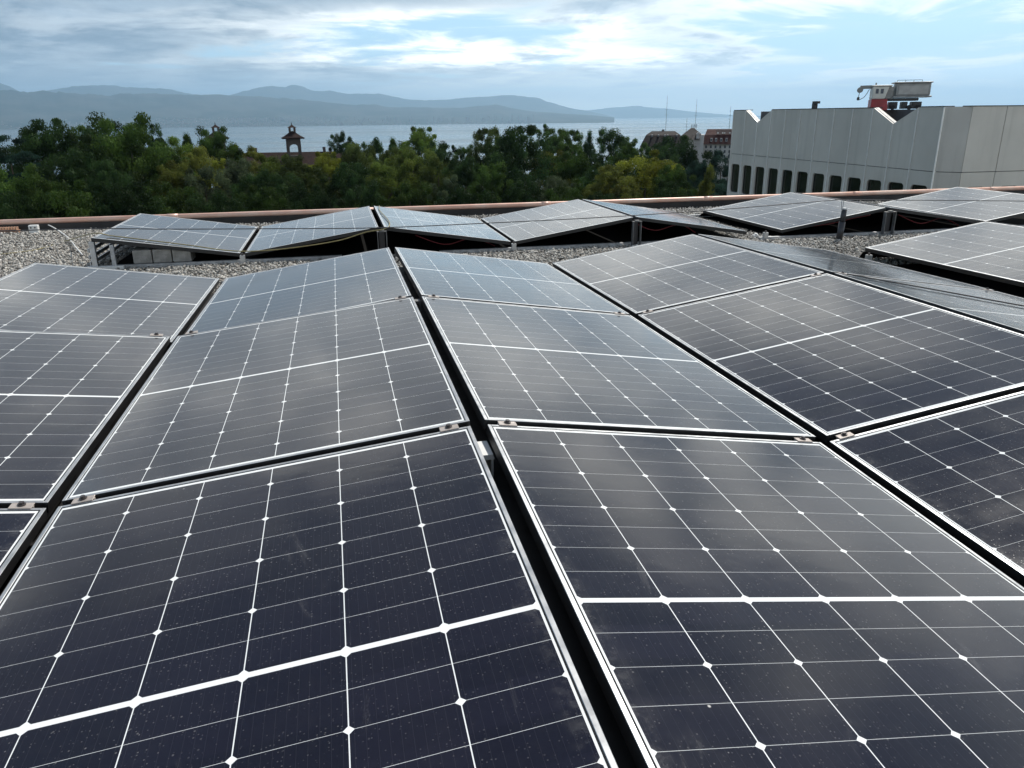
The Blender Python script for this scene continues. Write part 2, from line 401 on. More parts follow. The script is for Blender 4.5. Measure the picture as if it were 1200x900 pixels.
def fbm(u, seed, octv=7, rough=.5):
    r = np.random.default_rng(seed); o = np.zeros_like(u); a = 1.; f = 1.
    for k in range(octv):
        tab = r.uniform(-1, 1, 4096); x = u*f+37.7*k; i = np.floor(x).astype(int); t = x-i; t = t*t*(3-2*t)
        o += a*(tab[i % 4096]*(1-t)+tab[(i+1) % 4096]*t); a *= rough; f *= 2.03
    return o
def mountain(name, prof, dist, depth, seed, amp, label):
    """a real ridge: prof = crest height (photo direction) along its length; body falls to the lake in front and behind"""
    xs = np.linspace(prof[0][0], prof[-1][0], 260); ys = np.interp(xs, [p[0] for p in prof], [p[1] for p in prof])
    n = 26; V = []
    for i, (x, y) in enumerate(zip(xs, ys)):
        d0 = ray(x, y); top = CAM+d0*dist; H = max(top[2]-ZL, 3.)
        for j in range(n):
            s = j/(n-1)                                    # 0 shore .. crest at .62 .. 1 back foot
            dd = dist-depth*(.62-s); q = CAM+d0*dd
            hgt = (s/.62)**1.35 if s < .62 else max(0, 1-((s-.62)/.38)**1.4)
            V.append((q[0], q[1], ZL-4+(H+4)*hgt, x, s, H))
    V = np.array(V); 
    rg = fbm(V[:, 3]*.045+V[:, 4]*2.2, seed)*fbm(V[:, 4]*7+V[:, 3]*.013, seed+1)
    env = np.clip(V[:, 4]/.5, 0, 1)*np.clip((1-V[:, 4])/.3, 0, 1)
    V[:, 2] += amp*V[:, 5]*env*rg*.22 + V[:, 5]*.010*fbm(V[:, 3]*.25, seed+5)*env
    F_ = []
    for i in range(len(xs)-1):
        for j in range(n-1):
            a = i*n+j; F_.append((a, a+n, a+n+1, a+1))
    me = bpy.data.meshes.new(name); me.from_pydata(V[:, :3].tolist(), [], F_)
    for p in me.polygons: p.use_smooth = True
    o = link(name, me, M['mtn']); tag(o, label, None, None, 'structure'); return o
mountain('mountain_foothills', [(-260, 104), (-60, 104), (0, 105), (60, 108), (130, 109), (250, 110), (330, 114), (400, 121), (470, 125), (540, 126), (560, 124), (580, 122), (592, 125), (620, 130), (655, 132), (690, 135), (720, 137.5)], 17500, 7000, 3, .5, 'blue wooded foothills rising from the far shore')
mountain('mountain_range', [(-260, 92), (-60, 96), (-10, 93), (8, 99), (22, 106), (45, 107), (66, 103), (100, 99), (150, 100), (200, 104), (233, 111), (262, 113), (285, 106), (318, 99), (350, 101), (400, 108), (445, 110), (480, 116), (520, 116), (560, 113), (600, 111), (628, 113), (655, 123), (672, 127), (690, 130), (720, 137)], 27000, 7500, 9, .22, 'high hazy range behind the foothills')
mountain('mountain_far', [(560, 136), (640, 134), (690, 129), (715, 126), (742, 123.5), (765, 126), (785, 127.5), (812, 131), (850, 134), (905, 137), (960, 138)], 36000, 6000, 21, .5, 'low faint mountain at the far end of the lake')

# far-shore town: more roofs than anyone could count
bm = bmesh.new()
for k in range(900):
    x = random.gauss(255, 75) if k % 3 else random.uniform(-60, 640)
    dist = random.uniform(13250, 14600); y0 = 0
    d0 = ray(x, 140); q = CAM+d0*dist; s = (dist-(17500-7000*.62))/7000
    H = 600*max(0, s/.62)**1.35
    hx, hz = random.uniform(6, 17), random.uniform(4, 11)
    box(bm, q[0]-hx, q[0]+hx, q[1]-9, q[1]+9, ZL-5, ZL+H+hz)
tag(bmo('far_shore_town', bm, M['town']), 'pale scattered houses of a town on the far shore', 'town', kind='stuff')

# haze: one closed box of even thin air
bm = bmesh.new(); box(bm, -46500, 46500, -3000, 47500, -480, 1420)
hz = bmo('haze', bm, None); tag(hz, 'thin bluish air over the lake', 'haze', kind='stuff')
hm = bpy.data.materials.new('haze_air'); hm.use_nodes = True; ht = NT(hm.node_tree); ht.n.clear()
pv = ht.new('ShaderNodeVolumePrincipled'); pv.inputs['Color'].default_value = (.46, .73, 1, 1); pv.inputs['Density'].default_value = 5.0e-5
pv.inputs['Anisotropy'].default_value = .4
ho = ht.new('ShaderNodeOutputMaterial'); ht.l.new(pv.outputs[0], ho.inputs['Volume']); hz.data.materials.append(hm)

# ------------------------------------------------------------------ the roof
ZR = -.30; YP = 7.42
bm = bmesh.new(); box(bm, -14, 19, -9, YP+.35, -22.5, ZR-.02)
tag(bmo('roof', bm, M['bed']), kind='structure')
bm = bmesh.new(); box(bm, -14, 19, YP, YP+.10, ZR-.018, ZR+.075)
box(bm, -14, 19, YP+.002, YP+.012, ZR-.018, ZR+.03)
par = empty('roof_parapet', (0, YP, ZR), 'low black parapet with a coppery handrail pipe along the edge of the gravel roof', 'parapet')
o = bmo('wall', bm, M['parapet']); o.parent = par; o.matrix_parent_inverse = Matrix.Translation((0, -YP, -ZR))
bm = bmesh.new(); cyl(bm, (-14, YP+.05, ZR+.10), (19, YP+.05, ZR+.105), .030, n=16)
for k in range(-6, 9): cyl(bm, (k*2.2-.06, YP+.05, ZR+.101), (k*2.2+.06, YP+.05, ZR+.101), .0335, n=16)
o = bmo('pipe', bm, M['copper'], smooth=True); o.parent = par; o.matrix_parent_inverse = Matrix.Translation((0, -YP, -ZR))

# gravel stones where the photo shows the roof
def gravel():
    ico = bmesh.new(); bmesh.ops.create_icosphere(ico, subdivisions=1, radius=1.)
    V0 = np.array([v.co for v in ico.verts]); ico.verts.ensure_lookup_table(); F0 = np.array([[v.index for v in f.verts] for f in ico.faces]); ico.free()
    pts = []
    def area(x0, x1, y0, y1, dens): 
        n = int((x1-x0)*(y1-y0)*dens); pts.append(np.stack([rng.uniform(x0, x1, n), rng.uniform(y0, y1, n)], 1))
    area(-5.2, 7.2, 3.2, 4.95, 3000); area(-6.5, -2.2, 4.95, YP, 2800); area(-2.2, 8.8, 4.95, YP, 1800)
    area(2.9, 8.5, 1.2, 3.2, 2400)
    P = np.concatenate(pts)
    for x0, x1, y0, y1 in SHADE_MATS: P = P[~((P[:, 0] > x0) & (P[:, 0] < x1) & (P[:, 1] > y0) & (P[:, 1] < y1))]
    n = len(P)
    s = rng.uniform(.006, .015, n)**1.0; 
    sc = np.stack([s*rng.uniform(.8, 1.3, n), s*rng.uniform(.7, 1.1, n), s*rng.uniform(.5, .9, n)], 1)
    q = rng.normal(size=(n, 4)); q /= np.linalg.norm(q, axis=1)[:, None]; a, b, c, d = q.T
    Rm = np.stack([np.stack([1-2*(c*c+d*d), 2*(b*c-a*d), 2*(b*d+a*c)], 1), np.stack([2*(b*c+a*d), 1-2*(b*b+d*d), 2*(c*d-a*b)], 1), np.stack([2*(b*d-a*c), 2*(c*d+a*b), 1-2*(b*b+c*c)], 1)], 1)
    nv = len(V0); jit = 1+.22*rng.normal(size=(n, nv, 1))
    L = V0[None]*jit*sc[:, None, :]; L = np.einsum('nij,nkj->nki', Rm, L)
    pos = np.stack([P[:, 0], P[:, 1], ZR-.014+rng.uniform(0, .022, n)], 1)
    V = (L+pos[:, None, :]).reshape(-1, 3); Fc = (F0[None]+(np.arange(n)*nv)[:, None, None]).reshape(-1, 3)
    me = bpy.data.meshes.new('gravel'); me.vertices.add(len(V)); me.vertices.foreach_set('co', V.ravel())
    me.loops.add(len(Fc)*3); me.loops.foreach_set('vertex_index', Fc.ravel().astype(np.int32))
    me.polygons.add(len(Fc)); me.polygons.foreach_set('loop_start', np.arange(0, len(Fc)*3, 3, dtype=np.int32))
    at_ = me.attributes.new('tint', 'FLOAT_VECTOR', 'POINT')
    tv = np.repeat(rng.uniform(0, 1, (n, 3))**[1.3, 2, 1], nv, axis=0); at_.data.foreach_set('vector', tv.ravel())
    me.update(); me.validate()
    o = link('gravel', me, M['gravel']); tag(o, 'loose grey and beige pebbles covering the flat roof', 'gravel', kind='stuff')
SHADE_MATS = [(-2.22, 3.42, 4.80, 6.44), (3.80, 7.9, 4.80, 6.44), (3.85, 6.1, 1.2, 3.22)]  # black sheets added on the gravel to stand for shade under the panels
gravel()
for (x0, x1, y0, y1), lab in zip(SHADE_MATS, ('added black mat for shade under the left half of the back row', 'added black mat for shade under the right half of the back row', 'added black mat for shade under the panel standing apart at the right')):
    bm = bmesh.new(); box(bm, x0, x1, y0, y1, -.016, .004); o = bmo('shade_mat', bm, M['mat']); o.location = (0, 0, ZR); tag(o, lab, 'mat', 'black mats added for shade under the panels')

# ------------------------------------------------------------------ solar panels
W_, L_ = 1.134, 1.722
PR = dict(ti=8.5768, gr=.048, gv=.040, rg=.022, y3=4.7339, dz3=-.0421, xo=.3264, t=(.2238, 0, .0238, .2746), z=(-.0294, 0, -.0109, 0), s=(.0483, -.0017, -.0255, -.0012), dL=(-2.4971, -2.2043, -.3858))
w0 = W_*math.cos(R(PR['ti'])); PER = 2*w0+PR['gr']+PR['gv']
def colx(k):
    i, odd = divmod(k, 2)              # k even: descends to the right from ridge i;  k odd: rises to ridge i+1
    x = i*PER+PR['gr']/2 if not odd else (i+1)*PER-PR['gr']/2-w0
    return x+(PR['xo'] if k >= 3 else 0)
def pcorner(k, row, fx, fy):
    ti = PR['ti']+PR['t'][row]+(PR['dL'][row] if k in (-1, -2) and row < 3 else 0)
    h = W_*math.sin(R(ti)); asc = k % 2 == 1
    hi = fx if asc else 1-fx
    z = -h*(1-hi)+PR['z'][row]+PR['s'][row]*(fy-.5)
    y = (row-1)*(L_+PR['rg'])+PR['rg']/2+L_*fy if row < 3 else PR['y3']+L_*fy
    if row == 3: z += PR['dz3']
    return Vector((colx(k)+w0*fx, y, z))
# shared meshes (local: centre of the glass top, x width, y length)
def lip_mesh():
    bm = bmesh.new(); a, b, c = W_/2, L_/2, .0105
    # frame: four extrusions, lip 1.6 mm above the glass, 30 mm deep
    for x0, x1, y0, y1 in ((-a, -a+c, -b, b), (a-c, a, -b, b), (-a+c+.0002, a-c-.0002, -b, -b+c), (-a+c+.0002, a-c-.0002, b-c, b)):
        box(bm, x0, x1, y0, y1, -.030, .0016)
    me = bpy.data.meshes.new('frame'); bmesh.ops.recalc_face_normals(bm, faces=bm.faces)
    bmesh.ops.bevel(bm, geom=[e for e in bm.edges], offset=.0009, segments=1, affect='EDGES')
    bm.faces.ensure_lookup_table()
    for f in bm.faces: f.material_index = 0 if f.normal.z > .4 else 1  # faces turned up take silver, all others black
    bm.to_mesh(me); bm.free(); me.materials.append(M['alu']); me.materials.append(M['frameside']); return me
def cell_mesh():
    bm = bmesh.new(); a, b = W_/2-.0107, L_/2-.0107; box(bm, -a, a, -b, b, -.0055, 0.)
    me = bpy.data.meshes.new('glass'); bmesh.ops.recalc_face_normals(bm, faces=bm.faces); bm.to_mesh(me); bm.free(); me.materials.append(M['cells']); return me
def back_mesh():
    bm = bmesh.new(); a, b = W_/2-.0107, L_/2-.0107; box(bm, -a, a, -b, b, -.0068, -.0058)
    box(bm, -.05, .05, -.04, .04, -.025, -.007); box(bm, -.42, -.36, -.03, .03, -.025, -.007); box(bm, .36, .42, -.03, .03, -.025, -.007)
    me = bpy.data.meshes.new('backsheet'); bmesh.ops.recalc_face_normals(bm, faces=bm.faces); bm.to_mesh(me); bm.free(); me.materials.append(M['backsheet']); return me
def clamp_mesh():
    bm = bmesh.new(); box(bm, -.028, .028, -.019, .019, .0022, .0052); box(bm, -.028, .028, -.006, .006, -.028, .0020)
    bmesh.ops.bevel(bm, geom=[e for e in bm.edges], offset=.0012, segments=1, affect='EDGES')
    me = bpy.data.meshes.new('clamp'); bmesh.ops.recalc_face_normals(bm, faces=bm.faces); bm.to_mesh(me); bm.free(); me.materials.append(M['clamp']); return me
def bolt_mesh():
    bm = bmesh.new(); cyl(bm, (0, 0, .0064), (0, 0, .0085), .0105, n=14); cyl(bm, (0, 0, .0086), (0, 0, .0145), .0068, n=6)
    me = bpy.data.meshes.new('bolt'); bm.to_mesh(me); bm.free(); me.materials.append(M['bolt']); return me
LIP, CEL, BAK, CLP, BLT = lip_mesh(), cell_mesh(), back_mesh(), clamp_mesh(), bolt_mesh()
def panel(k, row, label, clamps=()):
    A, B, C_, D_ = pcorner(k, row, 0, 0), pcorner(k, row, 1, 0), pcorner(k, row, 0, 1), pcorner(k, row, 1, 1)
    ex = ((B-A)+(D_-C_)).normalized(); ey = ((C_-A)+(D_-B)); ey = (ey-ex*ey.dot(ex)).normalized(); ez = ex.cross(ey)
    o = bpy.data.objects.new('solar_panel', None); COL.objects.link(o); o.empty_display_size = .2
    c = (A+B+C_+D_)/4 - ez*.0016
    o.matrix_world = Matrix(((ex.x, ey.x, ez.x, c.x), (ex.y, ey.y, ez.y, c.y), (ex.z, ey.z, ez.z, c.z), (0, 0, 0, 1)))
    tag(o, label, 'solar panel', 'solar panels in tilted rows on the flat roof')
    link('frame', LIP, None, o); link('glass', CEL, None, o); link('backsheet', BAK, None, o)
    for cx, cy in clamps:
        cl = link('clamp', CLP, None, o); cl.location = (cx, cy, 0); cl.rotation_euler = (0, 0, random.uniform(-.02, .02))
        link('bolt', BLT, None, cl)
    return o
def blocker(o, k, row):  # black sheet added behind a panel to keep light from under it
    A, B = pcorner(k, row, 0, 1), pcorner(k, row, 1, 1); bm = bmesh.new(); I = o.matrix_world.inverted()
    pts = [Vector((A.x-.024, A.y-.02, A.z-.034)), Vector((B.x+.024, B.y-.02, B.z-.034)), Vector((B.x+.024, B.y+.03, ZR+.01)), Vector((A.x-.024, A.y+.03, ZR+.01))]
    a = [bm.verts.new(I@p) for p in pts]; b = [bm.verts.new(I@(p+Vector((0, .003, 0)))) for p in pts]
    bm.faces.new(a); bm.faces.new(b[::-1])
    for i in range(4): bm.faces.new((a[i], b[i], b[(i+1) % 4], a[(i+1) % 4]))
    bmo('light_blocker', bm, M['mat'], o)
fc = L_/2+.011; e1 = W_/2-.062
PANELS = {}
for k, row, lab in [
    (-2, 0, 'dark panel of which only a small corner shows at the lower left edge'),
    (-1, 0, 'large near panel filling the bottom left, left of the wide black gap'),
    (0, 0, 'large near panel in the bottom middle, right of the wide black gap'),
    (1, 0, 'near panel at the lower right edge rising to the right, one corner seen'),
    (-2, 1, 'dark panel at the left edge, in the second row from the camera'),
    (-1, 1, 'second-row panel with a soft pale cloud reflection, left of the central gap'),
    (0, 1, 'second-row grey reflecting panel immediately right of the central gap'),
    (1, 1, 'second-row dark panel at the right rising to a ridge, with a bright central busbar'),
    (2, 1, 'second-row panel falling away beyond the right ridge, a thin grey grazing strip'),
    (-2, 2, 'third-row panel at the far left edge, sloping down to the right'),
    (-1, 2, 'third-row panel rising to the central ridge, left of the central gap'),
    (0, 2, 'third-row pale panel just right of the central gap, beside the gravel'),
    (1, 2, 'third-row panel rising to the right ridge, its far corner reaching the gravel'),
    (2, 2, 'third-row panel beyond the right ridge, seen as a grey grazing strip next to the gravel'),
    (3, 2, 'third-row panel at the right edge, standing apart across a strip of gravel'),
    (-2, 3, 'back-row panel at the left end, above the concrete ballast blocks'),
    (-1, 3, 'back-row panel second from the left, rising to the right'),
    (0, 3, 'back-row pale panel third from the left, with the yellow wire over its corner'),
    (1, 3, 'back-row panel fourth from the left, rising to a peak in front of the trees'),
    (2, 3, 'back-row panel falling away to the right behind the gravel, a narrow pale wedge'),
    (3, 3, 'back-row panel below the office block, left of the dark roof vent post'),
    (4, 3, 'back-row panel seen almost edge-on behind the pale-capped bracket at the right'),
    (4, 2, 'third-row panel seen edge-on beyond the ridge of the one standing apart at the right'),
    (5, 3, 'back-row panel at the right edge, rising to a peak under the office block')]:
    cl = []
    if row in (0, 1):
        cl = [(-e1, fc), (e1, fc)]
    PANELS[(k, row)] = p_ = panel(k, row, lab, cl)
    if row == 3 or k == 3: blocker(p_, k, row)

# ------------------------------------------------------------------ mounting racks, rails, ballast
def rack(x, y, ztop, label, wd=.075, name='mounting_bracket', grp='steel mounting brackets under the panel ridges', m='steel', cap=True, dep=.04):
    o = empty(name, (x, y, ZR), label, 'bracket', grp); h = ztop-ZR
    for s in (-1, 1):
        bm = bmesh.new(); box(bm, s*wd/2-.003, s*wd/2+.003, -dep/2, dep/2, 0, h-.006); box(bm, s*wd/2-.012, s*wd/2+.012, -dep/2-.004, dep/2+.004, -.004, .003)
        bmo('leg', bm, M[m], o)
    bm = bmesh.new(); box(bm, -wd/2-.006, wd/2+.006, -dep/2, dep/2, h-.0055, h); box(bm, -.02, .02, -dep/2, dep/2, h+.0002, h+.010)
    bmo('top_plate', bm, M[m], o)
    if dep < .06: bm = bmesh.new(); box(bm, -wd*.32, wd*.32, .026, .05, 0, h-.012); bmo('inner_post', bm, M['gutter'], o)
    bm = bmesh.new(); box(bm, -wd/2-.03, wd/2+.03, -.035, .035, -.012, -.0045); bmo('foot', bm, M['rubber'], o)
    return o
def rx(i, row):   # x of ridge i
    return i*PER+(PR['xo'] if i >= 2 else 0)
y3 = PR['y3']
def rzt(k, row, fx, fy): return pcorner(k, row, fx, fy).z-.033
rack(rx(0, 3), y3-.035, rzt(0, 3, 0, 0), 'steel bracket under the ridge between second and third back-row panels')
rack(rx(1, 3), y3-.035, rzt(1, 3, 1, 0), 'tall two-legged steel bracket at the dark opening under the middle back-row peak')
rack(rx(2, 3)-.01, y3-.06, rzt(3, 3, 1, 0), 'pale-capped steel bracket right of the dark vent post, under the right back-row ridge', wd=.11)
rack(rx(0, 0), -.085, -.058, 'bright metal bracket deep in the wide black gap at the panel crossing', wd=.034, dep=.10, m='white')
rack(rx(0, 1), L_+.055, -.04, 'small metal bracket in the central gap between second and third rows', wd=.03, dep=.05)
yr = L_*2+PR['rg']-.12
q = pcorner(3, 2, 1, 1); rack(q.x-.12, yr, q.z-.055, 'hidden steel bracket under the raised corner of the panel standing apart at the right')
q = pcorner(3, 2, 1, 0); rack(q.x-.12, q.y+.12, q.z-.055, 'steel bracket under the near raised corner of the panel standing apart at the right')
q = pcorner(2, 1, 1, 0); rack(q.x-.10, q.y+.12, q.z-.045, 'low steel bracket under the grazing second-row panel at the right')
# rails on the gravel along X
def rail(x0, x1, y, label, z=ZR):
    bm = bmesh.new(); box(bm, x0, x1, -.02, .02, 0, .022); box(bm, x0, x1, -.034, .034, -.004, .001)
    o = bmo('base_rail', bm, M['galv']); o.location = (0, y, z+.004); tag(o, label, 'rail', 'metal base rails lying on the gravel')
rail(-PER-.05, -.35, y3+.02, 'metal rail on the gravel below the left back-row panels, by the ballast blocks')
rail(.0+.5, PER+.3, y3+.02, 'metal rail on the gravel below the middle back-row panels')
rail(PER*1.5+.1, 3*PER+.3, y3-.02, 'metal rail on the gravel behind the dark vent post')
rail(-PER-.3, PER*2.2, y3+L_+.06, 'metal rail on the gravel behind the back row, near the parapet')
def tray(x, y0, y1, z, label, wd=.12):  # black strip added below a gap so it reads as deep shade
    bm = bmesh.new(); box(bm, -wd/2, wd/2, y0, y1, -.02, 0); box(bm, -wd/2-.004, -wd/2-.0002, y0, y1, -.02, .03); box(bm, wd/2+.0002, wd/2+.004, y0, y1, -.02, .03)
    o = bmo('gap_shade_strip', bm, M['black']); o.location = (x, 0, z); tag(o, label, 'gap shade strip', 'black strips added for shade under the gaps between panels')
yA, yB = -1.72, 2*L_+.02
tray(0, yA, yB-.25, -.12, 'black strip added for shade deep in the wide central gap between the panel columns')
tray(-PER/2, yA, yB-.35, -.22, 'black strip added for shade deep in the left gap between the panel columns')
tray(PER/2, yA, yB, -.24, 'black strip added for shade deep in the right valley gap between the panel columns')
tray(PER, 0, yB, -.12, 'black strip added for shade deep in the gap along the right ridge')
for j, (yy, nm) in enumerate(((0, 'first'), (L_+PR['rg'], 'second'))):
    bm = bmesh.new(); box(bm, -PER-.3, PER*1.4, -.10, .10, -.285, -.25)  # added black strip, shade for the gap between rows
    o = bmo('gap_shade_strip', bm, M['black']); o.location = (0, yy, 0); tag(o, 'black strip added for shade under the cross gap behind the %s row of panels' % nm, 'gap shade strip', 'black strips added for shade under the gaps between panels')
# low feet at the valleys
def foot(x, y, label, m='alu'):
    o = empty('valley_foot', (x, y, ZR), label, 'foot', 'low metal feet at the panel valleys')
    bm = bmesh.new(); box(bm, -.035, .035, -.03, .03, -.004, .004); box(bm, -.02, .02, -.018, .018, .0042, .07); bmo('base', bm, M[m], o)
    bm = bmesh.new(); cyl(bm, (0, 0, .0702), (0, 0, .085), .009, n=8); bmo('bolt', bm, M['bolt'], o)
foot(-PER/2, y3-.03, 'small metal foot at the valley between the first two back-row panels')
foot(PER/2, y3-.03, 'small metal foot at the valley between third and fourth back-row panels')
foot(PER*1.5+.16, y3-.03, 'small metal foot at the left corner of the panel below the office block')
foot(PER*1.5+.30, 3.35, 'small metal foot at the corner of the panel standing across the gravel')

# ballast blocks at the left end
xl = -PER+.13
for i in range(3):
    bm = bmesh.new(); box(bm, 0, .145, 0, .20, 0, .11)
    o = bmo('ballast_block', bm, M['concrete'], bevel=.008); o.location = (xl+.17+i*.153, y3+.03, ZR+.028); o.rotation_euler = (0, 0, random.uniform(-.03, .03))
    tag(o, ('left', 'middle', 'right')[i]+'most of three grey concrete ballast blocks under the left back-row panel' if i != 1 else 'middle one of three grey concrete ballast blocks under the left back-row panel', 'block', 'concrete ballast blocks')
# open end rack left of the back row
er = empty('end_rack', (-PER+.02, y3, ZR), 'open aluminium end rack with slanting bars at the left end of the back row', 'rack')
zt = pcorner(-2, 3, 0, 0).z-.034-ZR
bm = bmesh.new(); box(bm, -.02, .02, -.02, .02, 0, zt); bmo('post', bm, M['alu'], er)
bm = bmesh.new(); box(bm, .13, .16, -.02, .01, 0, zt-.028); bmo('post', bm, M['galv'], er)
bm = bmesh.new(); box(bm, -.02, .02, 1.60, 1.64, 0, zt); bmo('post', bm, M['alu'], er)
for i, zz in enumerate((.05, .10, .155)):
    bm = bmesh.new(); bar(bm, (-.035, -.01, zz), (-.035, 1.62, zz+.01), .012, .028); bmo('slat', bm, M['alu'], er)
bm = bmesh.new(); box(bm, -.05, .22, -.05, -.022, .002, .03); bmo('foot_bar', bm, M['white'], er)

# ------------------------------------------------------------------ posts and small things on the roof
def ground_pt(x, y, z=ZR):
    d = ray(x, y); return Vector(CAM+d*((z-CAM[2])/d[2]))
g0 = ground_pt(983, 281)
vp = empty('vent_post', g0, 'dark upright pipe with a wire loop on top, standing in the gravel', 'post')
bm = bmesh.new(); cyl(bm, (0, 0, -.02), (.012, 0, .17), .030, n=16); cyl(bm, (.012, 0, .17), (.018, 0, .285), .025, n=16); bmo('pipe', bm, M['gutter'], vp, True)
bm = bmesh.new(); cyl(bm, (.018, 0, .285), (.018, 0, .300), .019, n=12); bmo('cap', bm, M['galv'], vp)
bm = bmesh.new(); tube(bm, [(-.008, 0, .27), (-.022, 0, .34), (-.016, 0, .372), (.0, 0, .36), (-.004, 0, .30)], .0035); bmo('wire_loop', bm, M['galv'], vp)
g1 = Vector((g0.x, g0.y, ZR+.345))
# thin lightning wire strung from the left over the back row
def wire(name, pts, r, m, label, cat='wire', sub=8):
    bm = bmesh.new(); tube(bm, pts, r, 6, sub); o = bmo(name, bm, M[m], smooth=True); tag(o, label, cat); return o
w_pts = []
yw = lambda x: g1.y + (g1.x-x)*.02
for px, py in ((-40, 272), (105, 268), (200, 268.5), (320, 268), (440, 267), (560, 262), (700, 255), (830, 246.5), (900, 241), (983, 234)):
    d = ray(px, py)
    # wire lies in the vertical plane y ~ const through the post top
    t = (g1.y-CAM[1])/d[1]; q = CAM+d*t; w_pts.append(tuple(q))
wire('lightning_wire', w_pts, .0042, 'wire', 'thin dark wire strung level across the back row panels to the vent post')
w2 = [w_pts[-1]]
for px, py in ((1060, 234.5), (1130, 235), (1240, 236)):
    d = ray(px, py); t = (g1.y-CAM[1])/d[1]; w2.append(tuple(CAM+d*t))
wire('lightning_wire', w2, .0042, 'wire', 'thin dark wire running right from the vent post to the right edge')
def on_panel(k, row, x, y):
    a, b, c = pcorner(k, row, 0, 0), pcorner(k, row, 1, 0), pcorner(k, row, 0, 1)
    fx = (x-a.x)/w0; fy = (y-a.y)/L_
    return a.z+(b.z-a.z)*fx+(c.z-a.z)*fy+.008
# yellow-green rope-like earth wire: over the gravel, over the first back panel edge, along the front
er_pts = []
for px, py in ((-20, 300), (40, 293), (78, 282)):
    q = ground_pt(px, py, ZR+.01); er_pts.append(tuple(q))
for fx, fy, dz in ((-.02, .10, 0), (.10, .085, 0), (.35, .07, .0), (.65, .045, 0), (.93, .0, .004)):
    q = pcorner(-2, 3, fx, fy); er_pts.append((q.x, q.y-.006, q.z+.009+dz))
for fx, dz in ((.12, -.004), (.4, -.035), (.7, -.045), (.9, -.02)):
    q = pcorner(-1, 3, fx, 0); er_pts.append((q.x, q.y-.03, q.z+dz))
q = pcorner(-1, 3, 1, 0); er_pts.append((q.x+.03, q.y-.06, q.z-.015)); er_pts.append((q.x+.09, q.y-.02, q.z+.006)); 
q = pcorner(0, 3, .06, .25); er_pts.append((q.x, q.y, q.z+.009)); q = pcorner(0, 3, .03, .7); er_pts.append((q.x, q.y, q.z+.009)); q = pcorner(0, 3, .05, .98); er_pts.append((q.x, q.y, q.z+.009))
wire('earth_wire', er_pts, .0048, 'earth', 'yellow-green earth wire winding from the gravel over the left back-row panels')
pts = [tuple(ground_pt(*p, ZR+.012)) for p in ((46, 264.5), (62, 268), (78, 277), (90, 291), (97, 299))]
pts[1] = (pts[1][0], pts[1][1]-.1, pts[1][2]+.05)
wire('white_cable', pts, .006, 'white', 'pale cable curving over the gravel from the small white box', 'cable')
wire('dark_cable', [tuple(Vector((pcorner(2, 1, fx, fy).x, pcorner(2, 1, fx, fy).y, pcorner(2, 1, fx, fy).z+.006))) for fx, fy in ((.05, .98), (.3, .86), (.6, .70), (.98, .50))], .004, 'wire', 'thin dark cable lying across the grazing grey panel at the right', 'cable')
# white box on the parapet line at left
b0 = ground_pt(41, 273); wb = empty('junction_box', b0, 'small white box with two round openings at the left end of the roof edge', 'box')
bm = bmesh.new(); box(bm, -.045, .045, -.03, .03, -.01, .085); o = bmo('case', bm, M['white'], wb, bevel=.004)
for s in (-1, 1):
    bm = bmesh.new(); cyl(bm, (s*.02, -.0305, .06), (s*.02, -.034, .06), .009, n=12); bmo('socket', bm, M['bolt'], wb)
bm = bmesh.new(); box(bm, -.03, .03, -.045, -.031, 0, .012); bmo('lip', bm, M['white'], wb)
b1 = ground_pt(8, 273); gr = empty('drain_grate', b1, 'ribbed terracotta-coloured grate on the gravel at the left edge', 'grate')
bm = bmesh.new(); box(bm, -.20, .13, -.03, .03, -.005, .03); bmo('tray', bm, M['terracotta'], gr)
for i in range(12):
    bm = bmesh.new(); box(bm, -.195+i*.027, -.183+i*.027, -.036, .032, .0302, .062); bmo('rib', bm, M['terracotta'], gr)
# red and dark cables hanging in the dark under the back row
for i, (k, f0, f1, lab) in enumerate(((0, .25, .9, 'dark red cable sagging under the third back-row panel'), (2, .0, .6, 'dark red cable under the narrow back-row wedge'), (3, .35, .98, 'dark red cable under the panel below the office block'), (4, .2, .9, 'dark red cable in the shade right of the pale-capped bracket'))):
    A = pcorner(k, 3, f0, .05); B = pcorner(k, 3, f1, .08); Mx = (A+B)/2
    wire('red_cable', [(A.x, A.y+.05, A.z-.06), (Mx.x-.1, Mx.y+.05, max(Mx.z-.10, ZR+.02)), (Mx.x+.15, Mx.y+.05, Mx.z-.055), (B.x, B.y+.05, max(B.z-.09, ZR+.02))], .006, 'redcable', lab, 'cable')
b2 = ground_pt(885, 278)
bm = bmesh.new(); box(bm, -.03, .03, -.02, .02, -.005, .026); box(bm, -.012, .02, -.012, .012, .0262, .04)
o = bmo('rail_plug', bm, M['white'], bevel=.006); o.location = b2; tag(o, 'small white cap lying on the gravel beside the right end of a base rail', 'cap')

# ------------------------------------------------------------------ office block on the right
dC = 32.; azC = R(40.41); Cx = CAM[0]+dC*math.sin(azC); Cy = CAM[1]+dC*math.cos(azC); LF = 15.05; NP = 12; PW = LF/NP
ZT = 1.02; ZS = .8515-dC*math.tan(R(3.58)); CH = .6
def zat(px, py, dist): return float(CAM[2]+ray(px, py)[2]*dist)
ZW1 = zat(861, 190.6, 45.3); ZW0 = zat(861, 222.7, 45.3); ZB = ZW0-.75
ob = empty('office_block', (Cx, Cy, -22), 'grey panel-clad office block with a row of dark rounded windows and notched roof edge', 'building')
def P0(o): o.parent = ob; o.matrix_parent_inverse = Matrix.Translation((-Cx, -Cy, 22)); return o
